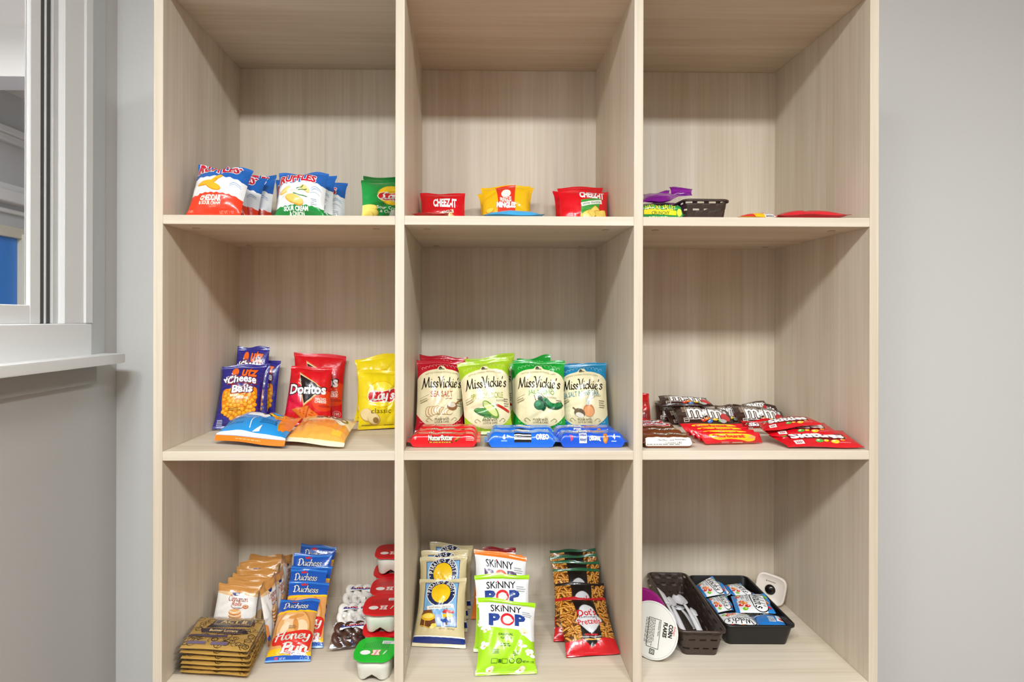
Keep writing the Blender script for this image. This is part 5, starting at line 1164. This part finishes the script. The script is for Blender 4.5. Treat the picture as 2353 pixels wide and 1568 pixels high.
W_ = [('mini chocolate donuts in clear wrap, front pack of three', ((753, 1494), (834, 1484), (857, 1428), (768, 1434)), (.012, .012, .044, .044), '4a2c20'),
      ('mini powdered white donuts in clear wrap, middle pack of three', ((766, 1440), (850, 1434), (858, 1388), (776, 1392)), (.012, .012, .044, .044), 'ece6dc'),
      ('mini powdered white donuts in clear wrap, rear pack with red script in view', ((776, 1398), (856, 1392), (866, 1346), (800, 1344)), (.012, .014, .050, .050), 'ece6dc')]
for k, (lb, ps, hs, c) in enumerate(W_):
    q = [atZ(p[0], p[1], S3+h) for p, h in zip(ps, hs)]
    r = bag('donut_pack', lb, 'pastry', DL, q, .020, .010, 150+k, G, pinch=.02, wave=.003)
    n = np.cross(q[1]-q[0], q[3]-q[0]); n /= np.linalg.norm(n); m = plain(c, .38 if k == 0 else .75, .1, 300, coat=.2 if k == 0 else 0); e = (q[1]-q[0]); e /= np.linalg.norm(e)
    for row in (.32, .68):
        for col in (.24, .5, .76):
            cc = (q[0]*(1-col)+q[1]*col)*(1-row)+(q[3]*(1-col)+q[2]*col)*row+n*.004
            bm = bmesh.new(); donut(bm, cc-np.array(r.location), e*.55+n*.8, .0098, .0080); bobj('donut', bm, m, r, smooth=True)

# crisp tubs: lidded cups, stacked by the divider
def lidart(c):
    d = Art(1.2, c, seal=0, nu=6, nv=6, rough=.35)
    dk = {'18b52c': '0f8a22', 'd8141c': 'a80f18'}[c]
    for k in range(14): d.rect(.16+.05*k, .62, .18+.05*k, 1.05-.02*abs(k-7), dk)
    d.ell(.26, .36, .14, .13, 'f4f1ea'); d.poly([(.42, .22), (.46, .36), (.42, .52), (.68, .54), (.64, .38), (.68, .22)], 'c8202a'); d.poly([(.435, .235), (.475, .36), (.435, .505), (.665, .525), (.625, .38), (.665, .235)], 'f4dcd4'); d.text('PRINGLES', .55, .375, .24, 'c8202a', h=.05, bold=.04, rot=1.45)
    d.rect(.62, .88, .96, 1.06, 'eeeeee'); d.small(.79, 1.0, .26, 4, .035, '6a6a6a', 2); d.line([(.76, .28), (.82, .50)], .035, 'cfe8c8')
    return d
LID = {c: lidart(c) for c in ('18b52c', 'd8141c')}
CUPM = plain('dedfd2', .35, .02)
def crisp_tub(lb, x, y, z, c, rot=0.0, h=.0455):
    r = thing('crisp_tub', lb, 'tub', (x, y, z), 'small lidded crisp tubs by the divider')
    def se(a, hx, hy, p=3.2): ca, sa = math.cos(a), math.sin(a); return (hx*math.copysign(abs(ca)**(2/p), ca), hy*math.copysign(abs(sa)**(2/p), sa))
    A_ = np.linspace(0, 2*PI, 48, endpoint=False)
    bm = bmesh.new(); L = []
    for zz, s in ((0, .80), (.004, .82), (h*.5, .88), (h-.002, .93)):
        row = []
        for a in A_:
            px_, py_ = se(a, .040*s, .0445*s)
            arch = .013*math.exp(-(px_/.013)**2) if (zz < .003) else 0
            row.append(bm.verts.new((px_, py_, zz+arch if zz < .003 else max(zz, .0145*math.exp(-(px_/.013)**2)) )))
        L.append(row)
    for j in range(3):
        for i in range(48): bm.faces.new((L[j][i], L[j][(i+1) % 48], L[j+1][(i+1) % 48], L[j+1][i]))
    bm.faces.new(L[3]); o = bobj('cup', bm, CUPM, r, smooth=True); o.modifiers.new('wall', 'SOLIDIFY').thickness = .001
    bm = bmesh.new(); rg = random.Random(int(y*1000)); lo, hi = [], []
    for a in A_:
        x_, y_ = se(a, .0415, .046); w = .0006*math.sin(9*a+y*50); lo.append(bm.verts.new((x_*1.01, y_*1.01, h-.003+w))); hi.append(bm.verts.new((x_, y_, h)))
    for i in range(48): bm.faces.new((lo[i], lo[(i+1) % 48], hi[(i+1) % 48], hi[i]))
    bm.faces.new(hi); bobj('lid', bm, plain(c, .35, .03), r)
    d = LID[c]; u, v = d.ru[None, :]+0*d.rv[:, None], d.rv[:, None]+0*d.ru[None, :]
    conform(r, d, np.stack([x-.037+.074*u, y-.040+.080*v, z+h+0*u], -1)); r.rotation_euler = (0, 0, rot); return r
hh = .0465
crisp_tub('green lidded crisp tub at the front by the left divider', -.2865, .050, S3, '18b52c', -.06)
for nm, y, n in (('front red', .144, 2), ('middle red', .239, 2)):
    for k in range(n): crisp_tub('red lidded crisp tub, %s one of the %s stack' % (('lower', 'upper')[k], nm), -.2860, y, S3+hh*k, 'd8141c', -.01)
for k in range(3): crisp_tub('red lidded crisp tub, %s one of the tall rear stack' % ('lowest', 'middle', 'top')[k], -.297+.003*k, .334, S3+hh*k, 'd8141c', .02)

# ------------------------------------------------------------------ bottom row, middle cubby
def col3(name, cat, art, G, rows, pinch=.04):
    for k, (lb, ps, yb, ln, t) in enumerate(rows):
        bag(name, lb, cat, art[k] if isinstance(art, list) else art, up4(S3, *ps, ln, yb), t, .007, 160+k+len(name)*7, G, pinch=pinch, wave=.003)
col3('puff_bag', 'bag', pirate(), 'tan cheese puff bags', [
    ('tan puff bag with a blue panel and yellow disc, front one', ((946, 1488), (1070, 1494), (1072, 1332), (964, 1334)), None, .09, .022),
    ('tan puff bag with a blue panel, second in the column', ((955, 1452), (1074, 1452), (1074, 1277), (965, 1284)), (.20, .20), .075, .020),
    ('tan puff bag third in the column, only its top edge showing', ((966, 1424), (1076, 1424), (1076, 1266), (968, 1268)), (.262, .262), .05, .018),
    ('tan puff bag rearmost in the column, dark blue corner and top showing', ((976, 1402), (1082, 1402), (1087, 1256), (988, 1247)), (.31, .315), .04, .014)])
col3('popcorn_bag', 'bag', [skinny('orig'), skinny('orig'), skinny('ched'), skinny('ched'), skinny('deep')], 'popcorn bags in the middle of the bottom row', [
    ('lime green and white popcorn bag, front one lying lowest', ((1092, 1557), (1234, 1552), (1231, 1390), (1098, 1374)), None, .10, .024),
    ('lime green and white popcorn bag, second in the column', ((1088, 1496), (1225, 1492), (1216, 1322), (1090, 1323)), (.115, .12), .09, .022),
    ('orange topped popcorn bag, third in the column', ((1094, 1445), (1215, 1445), (1210, 1281), (1089, 1262)), (.20, .20), .075, .020),
    ('orange popcorn bag fourth in the column, its foot showing at the left', ((1082, 1420), (1196, 1420), (1200, 1278), (1092, 1272)), (.262, .262), .045, .016),
    ('dark red popcorn bag rearmost in the column, top edge showing', ((1086, 1400), (1192, 1400), (1185, 1262), (1110, 1258)), (.31, .31), .035, .014)])
Z_ = [('pretzel bag with a red foot and grey name shape, front one lying lowest', ((1302, 1515), (1424, 1507), (1390, 1377), (1275, 1378)), None, .10, .016),
      ('pretzel bag second in the column, black panel showing above the front one', ((1272, 1472), (1392, 1466), (1388, 1342), (1276, 1343)), (.155, .16), .085, .013),
      ('pretzel bag third in the column, bright green top seal', ((1274, 1446), (1380, 1444), (1377, 1309), (1270, 1309)), (.20, .203), .08, .013),
      ('pretzel bag fourth in the column, green seal just above the third', ((1276, 1424), (1378, 1424), (1377, 1293), (1268, 1290)), (.245, .245), .065, .011),
      ('pretzel bag fifth in the column, thin green seal', ((1278, 1405), (1374, 1405), (1370, 1275), (1264, 1281)), (.288, .288), .05, .010),
      ('pretzel bag rearmost in the column, dark green seal highest', ((1280, 1390), (1368, 1390), (1368, 1263), (1263, 1266)), (.325, .325), .04, .010)]
col3('pretzel_bag', 'bag', [pretzel('r'), pretzel('k')]+[pretzel('g')]*4, 'pretzel bags in a leaning column', Z_, pinch=.03)

# ------------------------------------------------------------------ bottom row, right cubby
def cereal_bowl(lb, cx, cy, cz, n, up, r0, lidc, bowlc, art):
    r = thing('cereal_bowl', lb, 'bowl', (cx, cy, cz), 'cereal bowls on edge by the right divider')
    n = Vector(n).normalized(); up = Vector(up); x = up.cross(n).normalized(); y = n.cross(x).normalized()
    M = Matrix(((x.x, y.x, n.x, 0), (x.y, y.y, n.y, 0), (x.z, y.z, n.z, 0), (0, 0, 0, 1)))
    def lathe(prof, name, m):
        bm = bmesh.new(); L = [[bm.verts.new(M @ Vector((rr*math.cos(a), rr*math.sin(a), h))) for a in np.linspace(0, 2*PI, 48, endpoint=False)] for rr, h in prof]
        for j in range(len(prof)-1):
            for i in range(48): bm.faces.new((L[j][i], L[j][(i+1) % 48], L[j+1][(i+1) % 48], L[j+1][i]))
        bm.faces.new(L[0]); bm.faces.new(L[-1]); bobj(name, bm, m, r)
    lathe([(r0, -.0005), (r0, .0010), (r0-.001, .0014)], 'lid', plain(lidc, .35)); lathe([(r0*.74, -.034), (r0*.86, -.016), (r0*.93, -.003), (r0*.985, -.0012), (r0*.985, -.0006)], 'bowl', plain(bowlc, .4))
    u = (art.ru[None, :]+0*art.rv[:, None])*2-1; v = (art.rv[:, None]+0*art.ru[None, :])*2-1; k = r0*.98
    conform(r, art, np.array([cx, cy, cz])+np.array(x)*(u*k)[..., None]+np.array(y)*(v*k)[..., None]+np.array(n)*.0014)
CF = Art(1.0, 'e9e8e2', seal=0, nu=4, nv=4)
CF.ring(.5, .5, .485, .485, .006, 'b8b8b2'); CF.text('CORN', .86, .58, .22, '1c1a1a', h=.075, bold=.05, rot=-PI/2); CF.text('FLAKES', .755, .57, .25, '1c1a1a', h=.07, bold=.05, rot=-PI/2); CF.script("le", .93, .60, .001, 'c8202a', h=.001)
CF.text("Kellogg's", .93, .60, .16, 'c8202a', h=.05, bold=.01, shear=.3, rot=-PI/2); CF.rect(.42, .20, .665, .72, '2a2a2a'); CF.rect(.43, .21, .655, .71, 'e9e8e2'); CF.small(.54, .46, .48, 7, .028, '6a6a66', 3, rot=-PI/2); CF.text('Nutrition Facts', .635, .56, .26, '2a2a2a', h=.026, bold=.03, rot=-PI/2); CF.rect(.50, .09, .60, .18, '3a3a3a'); CF.rect(.515, .105, .585, .165, 'd8d8d2'); CF.ring(.55, .135, .02, .02, .01, '3a3a3a')
PB_ = Art(1.0, 'a0187a', seal=0, nu=4, nv=4); PB_.ring(.5, .5, .48, .48, .012, 'b83a94'); PB_.poly([(.52, .66), (.62, .80), (.72, .66), (.66, .60)], 'e8e4e0'); PB_.rect(.76, .66, .87, .77, 'ded8d6', rot=.5); PB_.ring(.815, .715, .03, .03, .012, '3a2a34')
cereal_bowl('white lidded cereal bowl on edge, dark lettering, half hidden by the right divider', .2905, .098, S3+.0565, (-.62, -.72, .30), (0, 0, 1), .057, 'e6e5df', 'e2e2dd', CF)
cereal_bowl('purple lidded cereal bowl on edge behind the white one', .2905, .165, S3+.0565, (-.62, -.72, .22), (0, 0, 1), .057, '9a1676', '8a1268', PB_)

# plastic cutlery in the basket
CUT = plain('e4e3e6', .3, .02)
def cutlery(kind, lb, tip, end, zt, ze):
    a, b = atZ(*tip, zt), atZ(*end, ze); L = np.linalg.norm(b-a); X = (b-a)/L; Y = np.cross([0, 0, 1], X); Y /= np.linalg.norm(Y); Z = np.cross(X, Y)
    r = thing(kind, lb, 'cutlery', tuple((a+b)/2), 'white plastic cutlery in the slotted basket')
    head = {'plastic_spoon': .30, 'plastic_fork': .30, 'plastic_knife': .42}[kind]
    def prof(s):
        if s < head:
            t = s/head
            if kind == 'plastic_spoon': w = .0165*math.sqrt(max(0, 1-((t-.48)/.52)**2))
            elif kind == 'plastic_fork': w = .012*min(1, .75+t*.5) if t < .75 else .012*(1-(t-.75)*2.2)
            else: w = .0075*min(1, .15+t*2.2)
            return max(w, .0026 if t > .5 else .0004)
        t = (s-head)/(1-head); return .0030+.0045*t+(.002 if t > .93 else 0)
    def dz(s):
        t = min(s/head, 1); base = .006*math.sin(PI*min(1, s*1.15))
        return base-(.005*math.sin(PI*t) if kind == 'plastic_spoon' and s < head else 0)
    def strip(s0, s1, nm, y0=-1, y1=1, n=22):
        S = np.linspace(s0, s1, n); bm = bmesh.new(); V = []
        for s in S:
            w = prof(s); row = []
            for k, (yy, up_) in enumerate(((y0, 0), (y0*.5+y1*.5, 0), (y1, 0), (y1, 1), (y0*.5+y1*.5, 1), (y0, 1))):
                cup = -.004*(1-abs(yy)) if (kind == 'plastic_spoon' and s < head) else .001*(1-abs(yy))
                p = a+X*(s*L)+Y*(w*yy)+Z*(dz(s)+cup+.0014*up_); row.append(bm.verts.new(p-np.array(r.location)))
            V.append(row)
        for i in range(n-1):
            for k in range(6): bm.faces.new((V[i][k], V[i][(k+1) % 6], V[i+1][(k+1) % 6], V[i+1][k]))
        bm.faces.new(V[0]); bm.faces.new(V[-1]); bobj(nm, bm, CUT, r, smooth=True)
    if kind == 'plastic_fork':
        for j in range(4): strip(0, head*.62, 'tine', -1+j*.53, -.68+j*.53+.09, 10)
        strip(head*.6, head, 'head', n=8); strip(head, 1, 'handle')
    elif kind == 'plastic_spoon': strip(0, head, 'bowl'); strip(head, 1, 'handle')
    else: strip(0, head, 'blade'); strip(head, 1, 'handle')
cutlery('plastic_knife', 'white plastic knife along the left wall of the basket, blade tip highest', (1510, 1352), (1568, 1462), S3+.055, S3+.032)
cutlery('plastic_fork', 'white plastic fork under the left spoon, tines showing below its bowl', (1552, 1392), (1602, 1446), S3+.030, S3+.018)
cutlery('plastic_spoon', 'white plastic spoon with its bowl at the left, handle to the front left', (1531, 1372), (1577, 1466), S3+.045, S3+.036)
cutlery('plastic_spoon', 'white plastic spoon at the right of the other spoon, handle to the front middle', (1554, 1367), (1618, 1466), S3+.042, S3+.030)
cutlery('plastic_knife', 'white plastic knife with its tip against the right wall of the basket', (1587, 1398), (1610, 1458), S3+.034, S3+.024)

G = 'blue fruit snack packets in the black tray'
F_ = [('fruit snack packet at the right of the tray, leaning on its rim', ((1679, 1370), (1692, 1409), (1781, 1411), (1759, 1365)), (.040, .036, .048, .058), .009, 0),
      ('fruit snack packet at the back left corner of the tray, corner pointing up', ((1597, 1347), (1619, 1374), (1674, 1364), (1636, 1324)), (.040, .042, .046, .056), .009, 0),
      ('fruit snack packet in the middle of the left side of the tray', ((1620, 1377), (1646, 1410), (1688, 1401), (1667, 1368)), (.036, .036, .036, .038), .008, 0),
      ('fruit snack packet tucked behind the back left one, blue strip showing', ((1622, 1352), (1650, 1378), (1684, 1366), (1648, 1334)), (.030, .030, .036, .042), .006, 0),
      ('fruit snack packet at the back of the tray, blue end with an orange slice', ((1664, 1346), (1684, 1369), (1740, 1372), (1701, 1342)), (.034, .032, .040, .042), .008, 0),
      ('fruit snack packet lying upside down at the front left of the tray', ((1716, 1410), (1648, 1410), (1668, 1444), (1752, 1444)), (.034, .034, .034, .034), .008, 0),
      ('fruit snack packet face down at the front right of the tray, barcode showing', ((1744, 1444), (1812, 1442), (1788, 1415), (1730, 1414)), (.034, .038, .038, .034), .008, 1),
      ('fruit snack packet at the bottom of the tray under the upside down one', ((1700, 1440), (1790, 1438), (1770, 1408), (1690, 1408)), (.016, .016, .016, .016), .007, 0)]
BK = Art(.72, '1f78c8', seal=.05, nu=18, nv=16); BK.rect(.44, .18, .68, .44, 'd8e4ee')
for k in range(9): BK.rect(.45+k*.025, .20, .45+k*.025+(.008 if k % 3 else .015), .42, '1c2c44')
BK.rect(0, .55, 1, .60, 'f0f2f4'); BK.poly([(.72, .2), (.8, .62), (1, .62), (1, .2)], 'eef0f2'); BK.ell(.9, .3, .08, .06, 'd8242c')
for k, (lb, ps, hs, t, bk) in enumerate(F_):
    bag('fruit_snack_packet', lb, 'packet', BK if bk else fruit_snack(), [atZ(p[0], p[1], S3+h) for p, h in zip(ps, hs)], t, t*.6, 170+k, G, pinch=.02, wave=.003)

# white rounded device with a dark dome
def device():
    c = np.array(atY(1768, 1360, .328)); c[0] += .002; c[2] += .006
    r = thing('motion_sensor', 'white rounded square device with a black dome leaning in the back right corner', 'device', tuple(c))
    n = Vector((-.52, -.82, .20)).normalized(); up = Vector((.20, 0, 1)); x = up.cross(n).normalized(); y = n.cross(x).normalized()
    M = Matrix(((x.x, y.x, n.x, 0), (x.y, y.y, n.y, 0), (x.z, y.z, n.z, 0), (0, 0, 0, 1)))
    def ringv(bm, s, h, p=4.0, k=40): return [bm.verts.new(M @ Vector((s*math.copysign(abs(math.cos(a))**(2/p), math.cos(a)), s*math.copysign(abs(math.sin(a))**(2/p), math.sin(a)), h))) for a in np.linspace(0, 2*PI, k, endpoint=False)]
    bm = bmesh.new(); L = [ringv(bm, s, h) for s, h in ((.0325, -.013), (.0355, -.010), (.0355, -.003), (.034, 0), (.0315, .0006), (.031, -.0002), (.010, .0014))]
    for j in range(len(L)-1):
        for i in range(40): bm.faces.new((L[j][i], L[j][(i+1) % 40], L[j+1][(i+1) % 40], L[j+1][i]))
    bm.faces.new(L[0]); bm.faces.new(L[-1]); bobj('housing', bm, plain('e3d8cc', .4), r, smooth=True)
    bm = bmesh.new(); bmesh.ops.create_uvsphere(bm, u_segments=28, v_segments=14, radius=.0125, matrix=M @ Matrix.Translation((0, -.001, .0005)) @ Matrix.Diagonal((1, 1, .55, 1))); bobj('dome', bm, plain('14110f', .15), r, smooth=True, label='black glossy dome')
    d = Art(1, 'e3d8cc', seal=0, nu=2, nv=2); d.poly([(.28, .80), (.31, .83), (.34, .80), (.31, .77)], '5a5048'); d.small(.54, .79, .36, 1, .02, '6a6056', 3, fill=1.4)
    u = (d.ru[None, :]+0*d.rv[:, None])-.5; v = (d.rv[:, None]+0*d.ru[None, :])-.5
    conform(r, d, c+np.array(x)*(u*.06)[..., None]+np.array(y)*(v*.06)[..., None]+np.array(n)*.0011)
device()
